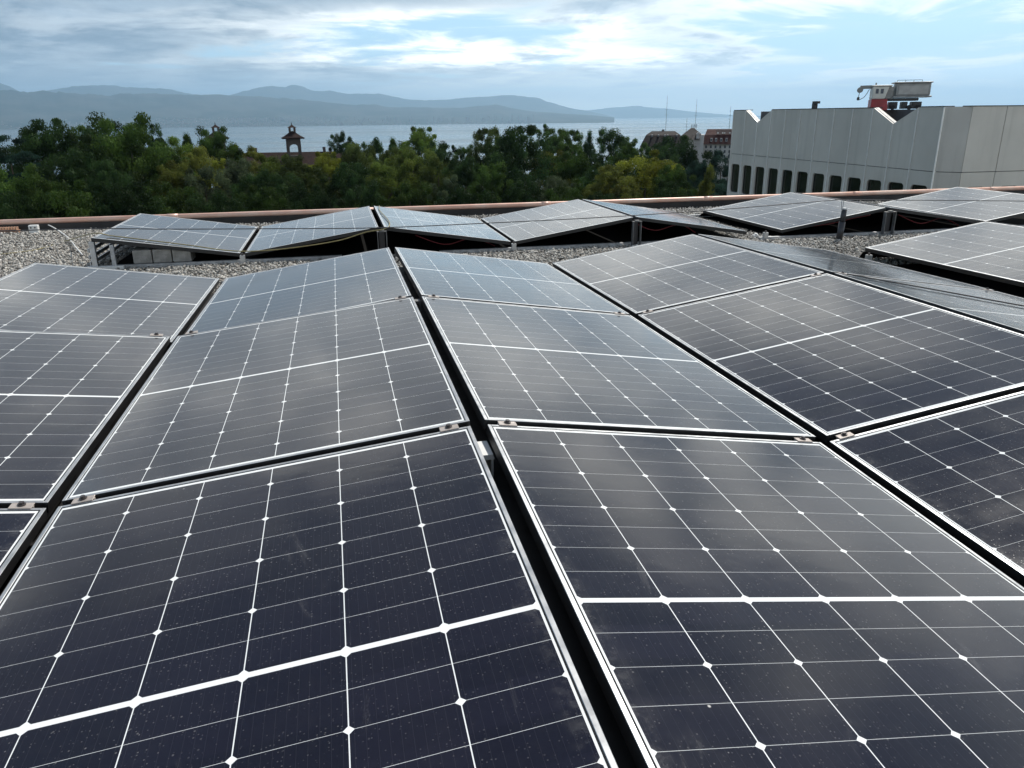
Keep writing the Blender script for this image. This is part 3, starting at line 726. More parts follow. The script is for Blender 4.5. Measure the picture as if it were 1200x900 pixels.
# structural core
bm = bmesh.new(); BX = 40.
core = [(Cx+.10, Cy+LF), (Cx+.10, Cy+.08), (Cx+CH+.05, Cy-CH+.10), (Cx+BX, Cy-CH+.10), (Cx+BX, Cy+LF)]
prism(bm, core, lambda x, y: (x, y, -22.4), lambda x, y: (x, y, ZB)); P0(bmo('wall', bm, M['clad']))
bm = bmesh.new(); core2 = [(Cx+.42, Cy+LF-.3), (Cx+.42, Cy+.5), (Cx+CH+.6, Cy-CH+.55), (Cx+BX-.3, Cy-CH+.55), (Cx+BX-.3, Cy+LF-.3)]
prism(bm, core2, lambda x, y: (x, y, ZB+.002), lambda x, y: (x, y, ZT-.62)); P0(bmo('roof', bm, M['roofgrey']))
NT_ = {1: 'a', 2: 'b', 9: 'a', 10: 'b'}; ND = .57
def to(x, s, z): return (x, Cy+LF-s, z)      # s measured from the far-left end of the long face
def plate(bm, poly, x0, x1):
    prism(bm, poly, lambda s, z: to(x0, s, z), lambda s, z: to(x1, s, z))
def rrect(cx, cy, w, h, r, n=5):
    o = []
    for qx, qy, a0 in ((1, 1, 0), (-1, 1, 90), (-1, -1, 180), (1, -1, 270)):
        for i in range(n+1):
            a = R(a0+90*i/n); o.append((cx+qx*(w/2-r)+r*math.cos(a), cy+qy*(h/2-r)+r*math.sin(a)))
    return o
def holed(bm, s0, s1, z0, z1, hole, mapf, d0, d1):
    """plate with a rounded hole: front ring, back ring and reveal"""
    def ring(d):
        hv = [bm.verts.new(mapf(d, *p)) for p in hole]; cx = (s0+s1)/2; cy = (z0+z1)/2
        cs = [bm.verts.new(mapf(d, *p)) for p in ((s1, z1), (s0, z1), (s0, z0), (s1, z0))]; n = len(hole)//4
        for q in range(4):
            for i in range(n-1): bm.faces.new((cs[q], hv[q*n+i], hv[q*n+i+1]))
            bm.faces.new((cs[q], hv[q*n+n-1], hv[(q*n+n) % len(hole)], cs[(q+1) % 4]))
        return hv, cs
    h0, c0 = ring(d0); h1, c1 = ring(d1); N = len(h0)
    for i in range(N): bm.faces.new((h0[i], h0[(i+1) % N], h1[(i+1) % N], h1[i]))
    for i in range(4): bm.faces.new((c0[i], c1[i], c1[(i+1) % 4], c0[(i+1) % 4]))
bm = bmesh.new(); G = .012; wins = []
for i in range(NP):
    s0, s1 = i*PW+G, (i+1)*PW-G
    t0 = t1 = ZT
    if NT_.get(i) == 'a': t1 = ZT-ND
    if NT_.get(i) == 'b': t0 = ZT-ND
    plate(bm, [(s0, ZS+G), (s1, ZS+G), (s1, t1), (s0, t0)], Cx, Cx+.07)
    cxm = (s0+s1)/2; zc = (ZW0+ZW1)/2; hl = rrect(cxm, zc, PW*.70, ZW1-ZW0, .15)
    holed(bm, s0, s1, ZB, ZS-G, hl, lambda d, s, z: to(d, s, z), Cx, Cx+.07)
    wins.append((cxm, zc))
P0(bmo('cladding', bm, M['clad']))
bm = bmesh.new()
for i in range(NP+1):
    ztop = ZT
    if i in (2, 10): ztop = ZT-ND
    plate(bm, [(i*PW-.018, ZB-3), (i*PW+.018, ZB-3), (i*PW+.018, ztop-.02), (i*PW-.018, ztop-.02)], Cx-.035, Cx+.068)
P0(bmo('cover_strips', bm, M['strip']))
bm = bmesh.new(); plate(bm, [(0, ZS-.015), (LF, ZS-.015), (LF, ZS+.015), (0, ZS+.015)], Cx+.045, Cx+.095)
plate(bm, [(0, ZB+.01), (LF, ZB+.01), (LF, ZT-ND-.1), (0, ZT-ND-.1)], Cx+.22, Cx+.26)
P0(bmo('joint_backing', bm, M['joint']))
# coping on the roof edge with the V cuts
bm = bmesh.new(); segs = [((0, ZT), (PW, ZT)), ((3*PW, ZT), (9*PW, ZT)), ((11*PW, ZT), (LF, ZT))]
for (a, za), (b, zb) in segs: plate(bm, [(a, za), (b, zb), (b, zb+.03), (a, za+.03)], Cx-.02, Cx+.40)
box(bm, Cx+CH-.1, Cx+BX, Cy-CH-.02, Cy-CH+.35, ZT+.001, ZT+.031)
P0(bmo('coping', bm, M['crdark']))
# V shaped gutters: pale lined folded channels running back into the roof
for c in (2, 10):
    bm = bmesh.new(); a, m_, b = (c-1)*PW, c*PW, (c+1)*PW
    plate(bm, [(a, ZT+.02), (m_, ZT-ND+.02), (m_, ZT-ND-.05), (a, ZT-.05)], Cx+.0705, Cx+.22)
    plate(bm, [(m_+.002, ZT-ND+.02), (b, ZT+.02), (b, ZT-.05), (m_+.002, ZT-ND-.05)], Cx+.0705, Cx+.22)
    P0(bmo('gutter', bm, M['notchw']))
bm = bmesh.new()
for c in (2, 10): plate(bm, [(max((c-1)*PW-2.4, .1), ZT-ND), ((c+1)*PW-.6, ZT-ND), ((c+1)*PW-.6, ZT-.06), (max((c-1)*PW-2.4, .1), ZT-.06)], Cx+1.5, Cx+1.8)
P0(bmo('roof_upstand', bm, M['roofgrey']))
# windows
def window(cx, cz, w_, h_, mapf, d):
    bm = bmesh.new(); outer = rrect(cx, cz, w_, h_, .15); inner = rrect(cx, cz, w_-.05, h_-.05, .13); N = len(outer)
    A = [bm.verts.new(mapf(d, *p)) for p in outer]; B = [bm.verts.new(mapf(d, *p)) for p in inner]
    A2 = [bm.verts.new(mapf(d+.05, *p)) for p in outer]; B2 = [bm.verts.new(mapf(d+.05, *p)) for p in inner]
    for i in range(N):
        j = (i+1) % N; bm.faces.new((A[i], A[j], B[j], B[i])); bm.faces.new((B[i], B[j], B2[j], B2[i])); bm.faces.new((A2[i], A2[j], B2[j], B2[i])); bm.faces.new((A[i], A[j], A2[j], A2[i]))
    f_ = P0(bmo('window', bm, M['winfr'])); 
    bm = bmesh.new(); prism(bm, rrect(cx, cz, w_-.052, h_-.052, .13), lambda s, z: mapf(d+.03, s, z), lambda s, z: mapf(d+.04, s, z))
    p = bmo('pane', bm, M['winglass']); p.parent = f_
for cxm, zc in wins: window(cxm, zc, PW*.70-.004, ZW1-ZW0-.004, lambda d, s, z: to(Cx+d, s, z), .071)
# short face and chamfer
bm = bmesh.new()
y0 = Cy-CH; ny = 14; pw2 = 1.40
mapr = lambda d, s, z: (Cx+CH+s, y0+d, z)
for i in range(ny):
    s0, s1 = i*pw2+G, (i+1)*pw2-G
    prism(bm, [(s0, ZS+G), (s1, ZS+G), (s1, ZT), (s0, ZT)], lambda s, z: mapr(0, s, z), lambda s, z: mapr(.07, s, z))
    holed(bm, s0, s1, ZB, ZS-G, rrect((s0+s1)/2, (ZW0+ZW1)/2, pw2*.6, ZW1-ZW0, .15), mapr, 0, .07)
P0(bmo('cladding', bm, M['clad']))
for i in range(5): window((i+.5)*pw2, (ZW0+ZW1)/2, pw2*.6-.004, ZW1-ZW0-.004, lambda d, s, z: mapr(d, s, z), .071)
bm = bmesh.new(); a = (Cx+.004, Cy-.004); b = (Cx+CH-.004, Cy-CH+.004)
for z0, z1 in ((ZB, ZS-G), (ZS+G, ZT+.001)):
    prism(bm, [a, b, (b[0]+.05, b[1]+.08), (a[0]+.08, a[1]+.05)], lambda x, y: (x, y, z0), lambda x, y: (x, y, z1))
P0(bmo('corner_panel', bm, M['clad']))
bm = bmesh.new(); prism(bm, [(Cx+.09, Cy), (Cx+CH, Cy-CH+.09), (Cx+BX, Cy-CH+.09), (Cx+BX, Cy-CH+.2), (Cx+CH+.1, Cy-CH+.3), (Cx+.3, Cy+.1)], lambda x, y: (x, y, ZS-.5), lambda x, y: (x, y, ZT-.05))
P0(bmo('joint_backing', bm, M['joint']))

# roof camera / vent bracket on the block's edge
q = at(975, 126.6, 39.2); q.z = ZT+.03
rv = empty('roof_spout', (Cx+.25, q.y, ZT+.03), 'small dark hooked vent on the roof edge of the office block, left of the crane', 'vent')
bm = bmesh.new(); box(bm, -.08, .08, -.10, .10, 0, .20); bmo('base', bm, M['crdark'], rv)
bm = bmesh.new(); box(bm, -.07, .07, -.28, .10, .201, .30); bmo('hood', bm, M['crdark'], rv)

# facade-cleaning crane on the office roof
dK = 36.5; kc = at(1041.5, 126, dK); az = math.atan2(kc.x-CAM[0], kc.y-CAM[1])
S = dK*.868/F   # metres per photo pixel at that depth
cr = empty('roof_crane', (kc.x, kc.y, ZT-.1), 'facade-cleaning crane with red base, cream cabin and grey box on the office block roof', 'crane', rz=-az+R(8))
def K(px, py): return ((px-1045)*S*.86, (126-py)*S+.05)
def kbox(name, x0, y0, x1, y1, dep, m, yo=0., bev=.02, parent=None, skew=0.):
    bm = bmesh.new(); a = K(x0, y1); b = K(x1, y0)
    vs = box(bm, a[0], b[0], yo-dep/2, yo+dep/2, a[1], b[1])
    if skew:
        for v in vs:
            if v.co.z > (a[1]+b[1])/2 and v.co.x > (a[0]+b[0])/2: v.co.x += skew
    return bmo(name, bm, M[m], parent or cr, bevel=bev)
kbox('base', 1020, 115, 1041, 127, .95, 'red', -.1, skew=-.05)
kbox('cabin', 1020.5, 101.5, 1036, 114.7, .9, 'cabin', -.1, skew=.12)
kbox('cabin_roof', 1020, 100, 1044, 101.3, 1.0, 'cabin', -.1)
kbox('machine_room', 1037, 101.5, 1046, 114.7, .85, 'crgrey', .05)
bx_ = kbox('counterweight_box', 1049, 98.5, 1090, 111.5, .8, 'crgrey', -.05)
kbox('rim', 1046, 97, 1091.5, 98.4, .95, 'crgrey', -.05, parent=bx_)
kbox('rim', 1046, 111.7, 1092, 113.5, .95, 'crgrey', -.05, parent=bx_)
kbox('side_panel', 1052, 101, 1087, 110, .02, 'crlight', -.465, .004, parent=bx_)
kbox('chassis', 1042, 114, 1078, 117, .7, 'crdark', 0)
for x0, x1 in ((1044, 1054), (1059, 1066), (1071, 1083)):
    kbox('undercarriage', x0, 118, x1, 125.6, .55, 'crdark', 0)
for x in (1048, 1068, 1079):
    bm = bmesh.new(); a = K(x, 124); cyl(bm, (a[0], -.38, a[1]), (a[0], -.29, a[1]), .09, n=16); bmo('wheel', bm, M['rubber'], cr)
bm = bmesh.new()
for x in (1052, 1062, 1072, 1082): cyl(bm, (K(x, 97)[0], .2, K(x, 97)[1]), (K(x, 94.6)[0], .2, K(x, 94.6)[1]), .008, n=6)
bar(bm, (K(1052, 94.6)[0], .2, K(0, 94.6)[1]), (K(1082, 94.6)[0], .2, K(0, 94.6)[1]), .014, .014); bmo('guard_rail', bm, M['crdark'], cr)
for x in (1024, 1030): kbox('window', x, 104, x+3.5, 109, .01, 'hglass', -.556, .002)
bm = bmesh.new(); a, b = K(1006.5, 101.7), K(1024, 101.4); bar(bm, (a[0], 0, a[1]), (b[0], 0, b[1]), .12, .13)
cyl(bm, (K(1025.5, 99)[0], 0, K(1025.5, 100)[1]), (K(1025.5, 99)[0], 0, K(1025.5, 97)[1]), .03); jib = bmo('jib', bm, M['crgrey'], cr)
bm = bmesh.new(); a = K(1006.5, 104.5); cyl(bm, (a[0], -.08, a[1]), (a[0], .08, a[1]), .11, n=16); cyl(bm, (a[0], 0, a[1]-.02), (K(1005.5, 113)[0], 0, K(1005.5, 113)[1]), .012); bmo('pulley', bm, M['crgrey'], jib)
bm = bmesh.new(); kx = K(1005.5, 114); box(bm, kx[0]-.045, kx[0]+.045, -.04, .04, kx[1]-.06, kx[1]+.06); bmo('hook_block', bm, M['crdark'], jib)
bm = bmesh.new(); tube(bm, [(K(1007, 115)[0], 0, K(1007, 115)[1]), (K(1013, 112)[0], 0, K(1013, 112)[1]), (K(1018, 104)[0], 0, K(1018, 104)[1])], .012); bmo('cable', bm, M['wire'], jib)

# ------------------------------------------------------------------ distant buildings
def pyramid(bm, cx, cy, hw, hd, z0, z1, tw=.0, td=None, curve=0.):
    td = tw if td is None else td; lv = 5 if curve else 1; prev = None
    for i in range(lv+1):
        t = i/lv; k = (1-t)**(1+curve) if curve else 1-t
        a, b = tw+(hw-tw)*k, td+(hd-td)*k
        ring = [bm.verts.new((cx+sx_*a, cy+sy_*b, z0+(z1-z0)*t)) for sx_, sy_ in ((-1, -1), (1, -1), (1, 1), (-1, 1))]
        if prev:
            for j in range(4): bm.faces.new((prev[j], prev[(j+1) % 4], ring[(j+1) % 4], ring[j]))
        else: bm.faces.new(ring[::-1])
        prev = ring
    bm.faces.new(prev)
def belfry(px, dist, label, ytop=145, yE=161, yA=163, yb=182, wroof=11.5):
    s = dist/F*.98; base = at(px, 165, dist); azb = math.atan2(base.x-CAM[0], base.y-CAM[1])
    o = empty('belfry_tower', (base.x, base.y, gz(dist)), label, 'tower', rz=-azb+R(4)); z_ = lambda y: zat(px, y, dist)-gz(dist)
    hw = 7.4*s
    bm = bmesh.new(); box(bm, -hw, hw, -hw, hw, 0, z_(yb))
    # four corner piers and arches
    for sx_ in (-1, 1):
        for sy_ in (-1, 1):
            box(bm, sx_*hw-(hw*.34 if sx_ > 0 else 0), sx_*hw+(hw*.34 if sx_ < 0 else 0), sy_*hw-(hw*.34 if sy_ > 0 else 0), sy_*hw+(hw*.34 if sy_ < 0 else 0), z_(yb)+.01, z_(168)-.01)
    for sgn in (-1, 1):
        for axis in (0, 1):
            n = 10; r = hw*.66; zc = z_(173.); arch = [(-hw*.98, z_(162.5)), (-hw*.98, zc), (-r, zc)]+[(-r*math.cos(math.pi*i/n), zc+r*.75*math.sin(math.pi*i/n)) for i in range(1, n)]+[(r, zc), (hw*.98, zc), (hw*.98, z_(162.5))]
            d0, d1 = sgn*hw*.99, sgn*hw*.72
            if axis: prism(bm, arch, lambda a, z: (a, d0, z), lambda a, z: (a, d1, z))
            else: prism(bm, arch, lambda a, z: (d0, a, z), lambda a, z: (d1, a, z))
    bmo('wall', bm, M['stone'], o)
    bm = bmesh.new(); box(bm, -wroof*s, wroof*s, -wroof*s, wroof*s, z_(162.6), z_(161)); pyramid(bm, 0, 0, 10.8*s, 10.8*s, z_(160.9), z_(154.5), 3.*s, curve=.25)
    rf = bmo('roof', bm, M['tile'], o)
    bm = bmesh.new()
    for sx_ in (-1, 1):
        for sy_ in (-1, 1): box(bm, sx_*2.6*s-.25, sx_*2.6*s+.25, sy_*2.6*s-.25, sy_*2.6*s+.25, z_(154.6), z_(149.5))
    box(bm, -3*s, 3*s, -3*s, 3*s, z_(154.4), z_(153.6)); bmo('lantern', bm, M['stone'], o)
    bm = bmesh.new(); pyramid(bm, 0, 0, 4.8*s, 4.8*s, z_(149.6), z_(145.6), .25*s, curve=.5); cyl(bm, (0, 0, z_(145.7)), (0, 0, z_(143.4)), .12, .05, n=8); bmo('lantern_roof', bm, M['tile'], o)
belfry(343.5, 235, 'stone belfry with open arch and small lantern, standing clear against the lake')
belfry(254.5, 240, 'belfry mostly hidden behind a green tree, only its red-brown top showing')
lr = at(355, 178, 238); hb = empty('long_roof_building', (lr.x, lr.y, gz(238)), 'long low dark-tiled roof stretching behind the trees at the foot of the belfry', 'building', rz=R(-2))
zr = lr.z-gz(238)
bm = bmesh.new(); box(bm, -19, 11, -4.5, 4.5, 0, zr-3.2); bmo('wall', bm, M['stone'], hb)
bm = bmesh.new(); prism(bm, [(-5.2, zr-3.4), (5.2, zr-3.4), (0, zr)], lambda y, z: (-20, y, z), lambda y, z: (12, y, z)); rf = bmo('roof', bm, M['tile'], hb)
for cx_ in (-13, 6): 
    bm = bmesh.new(); box(bm, cx_-.4, cx_+.4, -.5, .5, zr-1, zr+1.3); bmo('chimney', bm, M['stone'], rf)

def mast(px, ytop, dist, ybot, label):
    a, b = at(px, ybot, dist), at(px+.3, ytop, dist); bm = bmesh.new(); cyl(bm, (0, 0, 0), (0, 0, b.z-a.z), .06, .03, n=6)
    for k, h in enumerate((.45, .6, .78)): bar(bm, (-.5+.1*k, 0, (b.z-a.z)*h), (.5-.1*k, 0, (b.z-a.z)*h), .04, .04)
    o = bmo('antenna_mast', bm, M['crdark']); o.location = a; tag(o, label, 'antenna')
# dark mansard house
dH = 235; h1 = at(777, 160, dH); g_ = gz(dH); rr = -math.atan2(h1.x-CAM[0], h1.y-CAM[1]); s = dH/F*.98
hs = empty('mansard_house', (h1.x, h1.y, g_), 'house with a long dark mansard roof and a row of small pale dormers', 'building', rz=rr)
zz = lambda y: zat(777, y, dH)-g_
bm = bmesh.new(); box(bm, -24*s, 24*s, -4, 12, 0, zz(172)); bmo('wall', bm, M['palepl'], hs)
bm = bmesh.new(); pyramid(bm, 0, 4, 25*s, 9, zz(172), zz(158.5), 19*s, 5.6); pyramid(bm, 0, 4, 18.8*s, 5.4, zz(158.4), zz(154), 13*s, 1.2); rf = bmo('roof', bm, M['slate'], hs)
for x in (-12, -5, 2, 5, 15):
    bm = bmesh.new(); box(bm, (x-.75)*s, (x+.75)*s, -3.2, -1., zz(159.5), zz(157.6)); d_ = bmo('dormer', bm, M['palepl'], rf)
    bm = bmesh.new(); box(bm, (x-.4)*s, (x+.4)*s, -3.26, -3.21, zz(159.2), zz(158)); bmo('pane', bm, M['hglass'], d_)
bm = bmesh.new(); box(bm, -1.6*s, 1.*s, 3, 4.5, zz(154.5), zz(152)); bmo('chimney', bm, M['stone'], rf)
mast(780, 112, dH-2, 153, 'tall thin mast above the dark mansard house')
# hipped house with aerials
dH = 255; h1 = at(811, 160, dH); g_ = gz(dH); s = dH/F*.98; rr = -math.atan2(h1.x-CAM[0], h1.y-CAM[1])
hs = empty('hipped_house', (h1.x, h1.y, g_), 'house with a dark pointed hipped roof and rooftop aerials, between two neighbours', 'building', rz=rr)
zz = lambda y: zat(811, y, dH)-g_
bm = bmesh.new(); box(bm, -15*s, 15*s, -4, 10, 0, zz(163)); bmo('wall', bm, M['palepl'], hs)
bm = bmesh.new(); pyramid(bm, 0, 3, 16*s, 8, zz(163), zz(150), 1.5*s, 1.); rf = bmo('roof', bm, M['slate'], hs)
bm = bmesh.new(); box(bm, 4.5*s, 8*s, -4.5, 0, zz(163), zz(157)); d_ = bmo('dormer', bm, M['palepl'], rf)
bm = bmesh.new(); prism(bm, [(4*s, zz(157)+.01), (8.5*s, zz(157)+.01), (6.2*s, zz(154.5))], lambda x, z: (x, -4.8, z), lambda x, z: (x, 0, z)); bmo('dormer_roof', bm, M['palepl'], d_)
bm = bmesh.new()
for x in (-1, 1.5, 4): cyl(bm, (x*s, 3, zz(151)), (x*s, 3, zz(145.5)), .06, n=6)
bar(bm, (-2*s, 3, zz(147)), (5*s, 3, zz(147)), .08, .08); bar(bm, (-2*s, 3, zz(148.6)), (5*s, 3, zz(148.6)), .08, .08); bmo('aerial', bm, M['crdark'], rf)
mast(814.5, 116, dH-1, 151, 'thin mast rising from the pointed roof of the middle house')
mast(804, 138, dH+2, 157, 'short thin mast left of the pointed roof')
# pale house with red roof
dH = 225; h1 = at(842, 170, dH); g_ = gz(dH); s = dH/F*.98; rr = -math.atan2(h1.x-CAM[0], h1.y-CAM[1])
hs = empty('pale_house', (h1.x, h1.y, g_), 'pale plastered house with a red tiled roof and skylights, next to the office block', 'building', rz=rr)
zz = lambda y: zat(842, y, dH)-g_
bm = bmesh.new(); box(bm, -18*s, 18*s, -3, 9, 0, zz(168.5)); bmo('wall', bm, M['palepl'], hs)
bm = bmesh.new(); pyramid(bm, 0, 3, 19*s, 7, zz(168.5), zz(158), 15.5*s, 4.6); pyramid(bm, 0, 3, 15.3*s, 4.4, zz(157.9), zz(151.5), 13.5*s, .5); rf = bmo('roof', bm, M['tilered'], hs)
bm = bmesh.new()
prism(bm, [(-3.*s, zz(157.3)), (14*s, zz(157.3)), (13.*s, zz(152)), (-4*s, zz(152))], lambda x, z: (x, -1.72+(z-zz(157.9))*.62, z), lambda x, z: (x, -1.52+(z-zz(157.9))*.62, z)); bmo('roof_sheet', bm, M['paleroof'], rf)
for x in (-1.5, 3.5, 5.5, 11):
    bm = bmesh.new(); box(bm, (x-.7)*s, (x+.7)*s, -1.5, -.9, zz(156.5), zz(155)); bmo('skylight', bm, M['white'], rf)
for x in (-8, -3, 2.5, 8):
    bm = bmesh.new(); box(bm, (x-1.1)*s, (x+1.1)*s, -3.5, -1.2, zz(165.5), zz(161.5)); d_ = bmo('dormer', bm, M['palepl'], rf)
    bm = bmesh.new(); box(bm, (x-.7)*s, (x+.7)*s, -3.56, -3.51, zz(165), zz(162)); bmo('pane', bm, M['hglass'], d_)
for j, yy in enumerate((171.5, 177, 182.5)):
    for x in (-13, -8, -3, 2, 7, 12):
        bm = bmesh.new(); box(bm, (x-1.)*s, (x+1.)*s, -3.06, -3.0, zz(yy+1.6), zz(yy-1.6)); f_ = bmo('window', bm, M['hglass'], hs)
bm = bmesh.new(); box(bm, -19.5*s, -16*s, -5, 2, 0, zz(157.5)); bmo('stair_bay', bm, M['palepl'], hs)
mast(854.3, 124, dH-1, 152, 'thin mast over the pale house, close to the office block')

# ------------------------------------------------------------------ trees
def crown_mesh(name, kind, seed):
    r = np.random.default_rng(seed)
    nc = {'broad': 120, 'oval': 90, 'cone': 80, 'sparse': 46, 'cedar': 70, 'bush': 110}[kind]; nl = 380
    C_ = []
    while len(C_) < nc:
        p = r.uniform(-1, 1, 3); rr_ = np.linalg.norm(p)
        if rr_ > 1 or rr_ < .28: continue
        if r.uniform() > rr_**1.2+.1: continue
        z = p[2]*.5+.5
        if kind == 'broad': k = .62+.5*math.sin(math.pi*min(z*1.05+.12, 1))
        elif kind == 'bush': k = .8+.3*math.sin(math.pi*z)
        elif kind == 'oval': k = .9
        elif kind == 'cone': k = 1.15*(1-z)**.75+.1
        elif kind == 'sparse': k = .9
        else: k = .5+.7*(1-z); z = round(z*6)/6+r.normal()*.02
        C_.append((p[0]*k, p[1]*k, z))
    C_ = np.array(C_)
    # a few limbs that stick out
    ex = r.uniform(-1, 1, (nc//8, 3)); ex /= np.linalg.norm(ex, axis=1)[:, None]; ex[:, 2] = np.abs(ex[:, 2])
    ex = np.stack([ex[:, 0]*.95, ex[:, 1]*.95, .5+ex[:, 2]*.56], 1)
    if kind in ('cone',): ex[:, :2] *= (1.1-ex[:, 2:3])
    C_ = np.concatenate([C_, ex])
    rad_ = r.uniform(.10, .24, len(C_)); 
    if kind == 'sparse': rad_ *= .8
    cen = np.repeat(C_, nl, 0); rd = np.repeat(rad_, nl)
    n = len(cen); off = r.normal(size=(n, 3)); off /= np.linalg.norm(off, axis=1)[:, None]; off *= (r.uniform(.35, 1.1, n)*rd)[:, None]; off[:, 2] *= (.62 if kind != 'cedar' else .25)
    P = cen+off*np.array([1, 1, .55]); P[:, 2] = np.clip(P[:, 2], .0, None)
    s = r.uniform(.011, .025, n)
    nn = off/np.linalg.norm(off, axis=1)[:, None]+r.normal(size=(n, 3))*.6; nn /= np.linalg.norm(nn, axis=1)[:, None]
    t1 = np.cross(nn, r.normal(size=(n, 3))); t1 /= np.linalg.norm(t1, axis=1)[:, None]; t2 = np.cross(nn, t1)
    zs = np.array([1, 1, .55])
    V = np.stack([P-(t1*s[:, None])*zs, P+(t2*s[:, None]*.6)*zs, P+(t1*s[:, None]*1.2)*zs, P-(t2*s[:, None]*.6)*zs], 1).reshape(-1, 3)
    me = bpy.data.meshes.new(name); me.vertices.add(len(V)); me.vertices.foreach_set('co', V.ravel())
    me.loops.add(4*n); me.loops.foreach_set('vertex_index', np.arange(4*n, dtype=np.int32))
    me.polygons.add(n); me.polygons.foreach_set('loop_start', np.arange(0, 4*n, 4, dtype=np.int32)); me.update(); me.validate()
    at_ = me.attributes.new('clump', 'FLOAT', 'FACE'); at_.data.foreach_set('value', np.repeat(r.uniform(0, 1, len(C_)), nl).astype(np.float32))
    me.materials.append(M['leaf']); return me
def trunk_mesh(seed):
    r = random.Random(seed); bm = bmesh.new(); cyl(bm, (0, 0, -.02), (.0, .0, .5), .028, .018, n=8); cyl(bm, (0, 0, .5), (.01, 0, .92), .018, .004, n=8)
    for i in range(9):
        a = r.uniform(0, 6.28); z = r.uniform(.3, .75); l = r.uniform(.12, .24)
        cyl(bm, (0, 0, z), (l*math.cos(a), l*math.sin(a), z+r.uniform(.06, .16)), .009, .003, n=5)
    me = bpy.data.meshes.new('trunk'); bm.to_mesh(me); bm.free(); me.materials.append(M['bark']); return me
CR = {k: [crown_mesh('crown', k, 100+i*7+j*31) for j in range(2 if k not in ('broad', 'oval') else 4)] for i, k in enumerate(('broad', 'oval', 'cone', 'sparse', 'cedar', 'bush'))}
TR = [trunk_mesh(i) for i in range(3)]
GC = {'dark': (.026, .054, .016), 'green': (.046, .088, .018), 'bright': (.085, .14, .024), 'yellow': (.17, .20, .026), 'olive': (.11, .13, .026),
      'brown': (.052, .074, .018), 'grey': (.065, .09, .045), 'blue': (.020, .044, .032), 'ochre': (.072, .105, .020)}
tcount = 0
def tree(px, top, wpx, dist, kind, c, label, low=.12):
    global tcount
    p = at(px, top, dist); gd = gz(dist); H = p.z-gd; wr = wpx/F*dist*.5*1.0
    name = {'cedar': 'cedar_tree', 'cone': 'conical_tree', 'bush': 'round_tree'}.get(kind, 'leafy_tree')
    o = empty(name, (p.x, p.y, gd), label, 'tree', 'trees between the roof and the lake')
    i = tcount; tcount += 1
    cr_ = link('crown', CR[kind][i % len(CR[kind])], None, o); ch = H*(1-low)
    wr *= {'cone': 1.15, 'sparse': 1.2, 'bush': 1.12}.get(kind, 1.3); ch = min(ch, wr*{'bush': 2.0, 'broad': 2.6, 'oval': 3.3, 'cone': 3.6, 'sparse': 3.2, 'cedar': 2.8}[kind])
    cr_.scale = (wr*.95, wr*.95, ch*.97); cr_.location = (0, 0, H-ch*1.0); cr_.rotation_euler = (0, 0, random.uniform(0, 6.28))
    v = random.uniform(.72, 1.08)*(.72 if dist < 79 else 1.); cr_.color = tuple(q*v for q in GC[c])+(1,)
    tk = link('trunk', TR[i % 3], None, o); tk.scale = (H*.55, H*.55, H*.97)
    return o
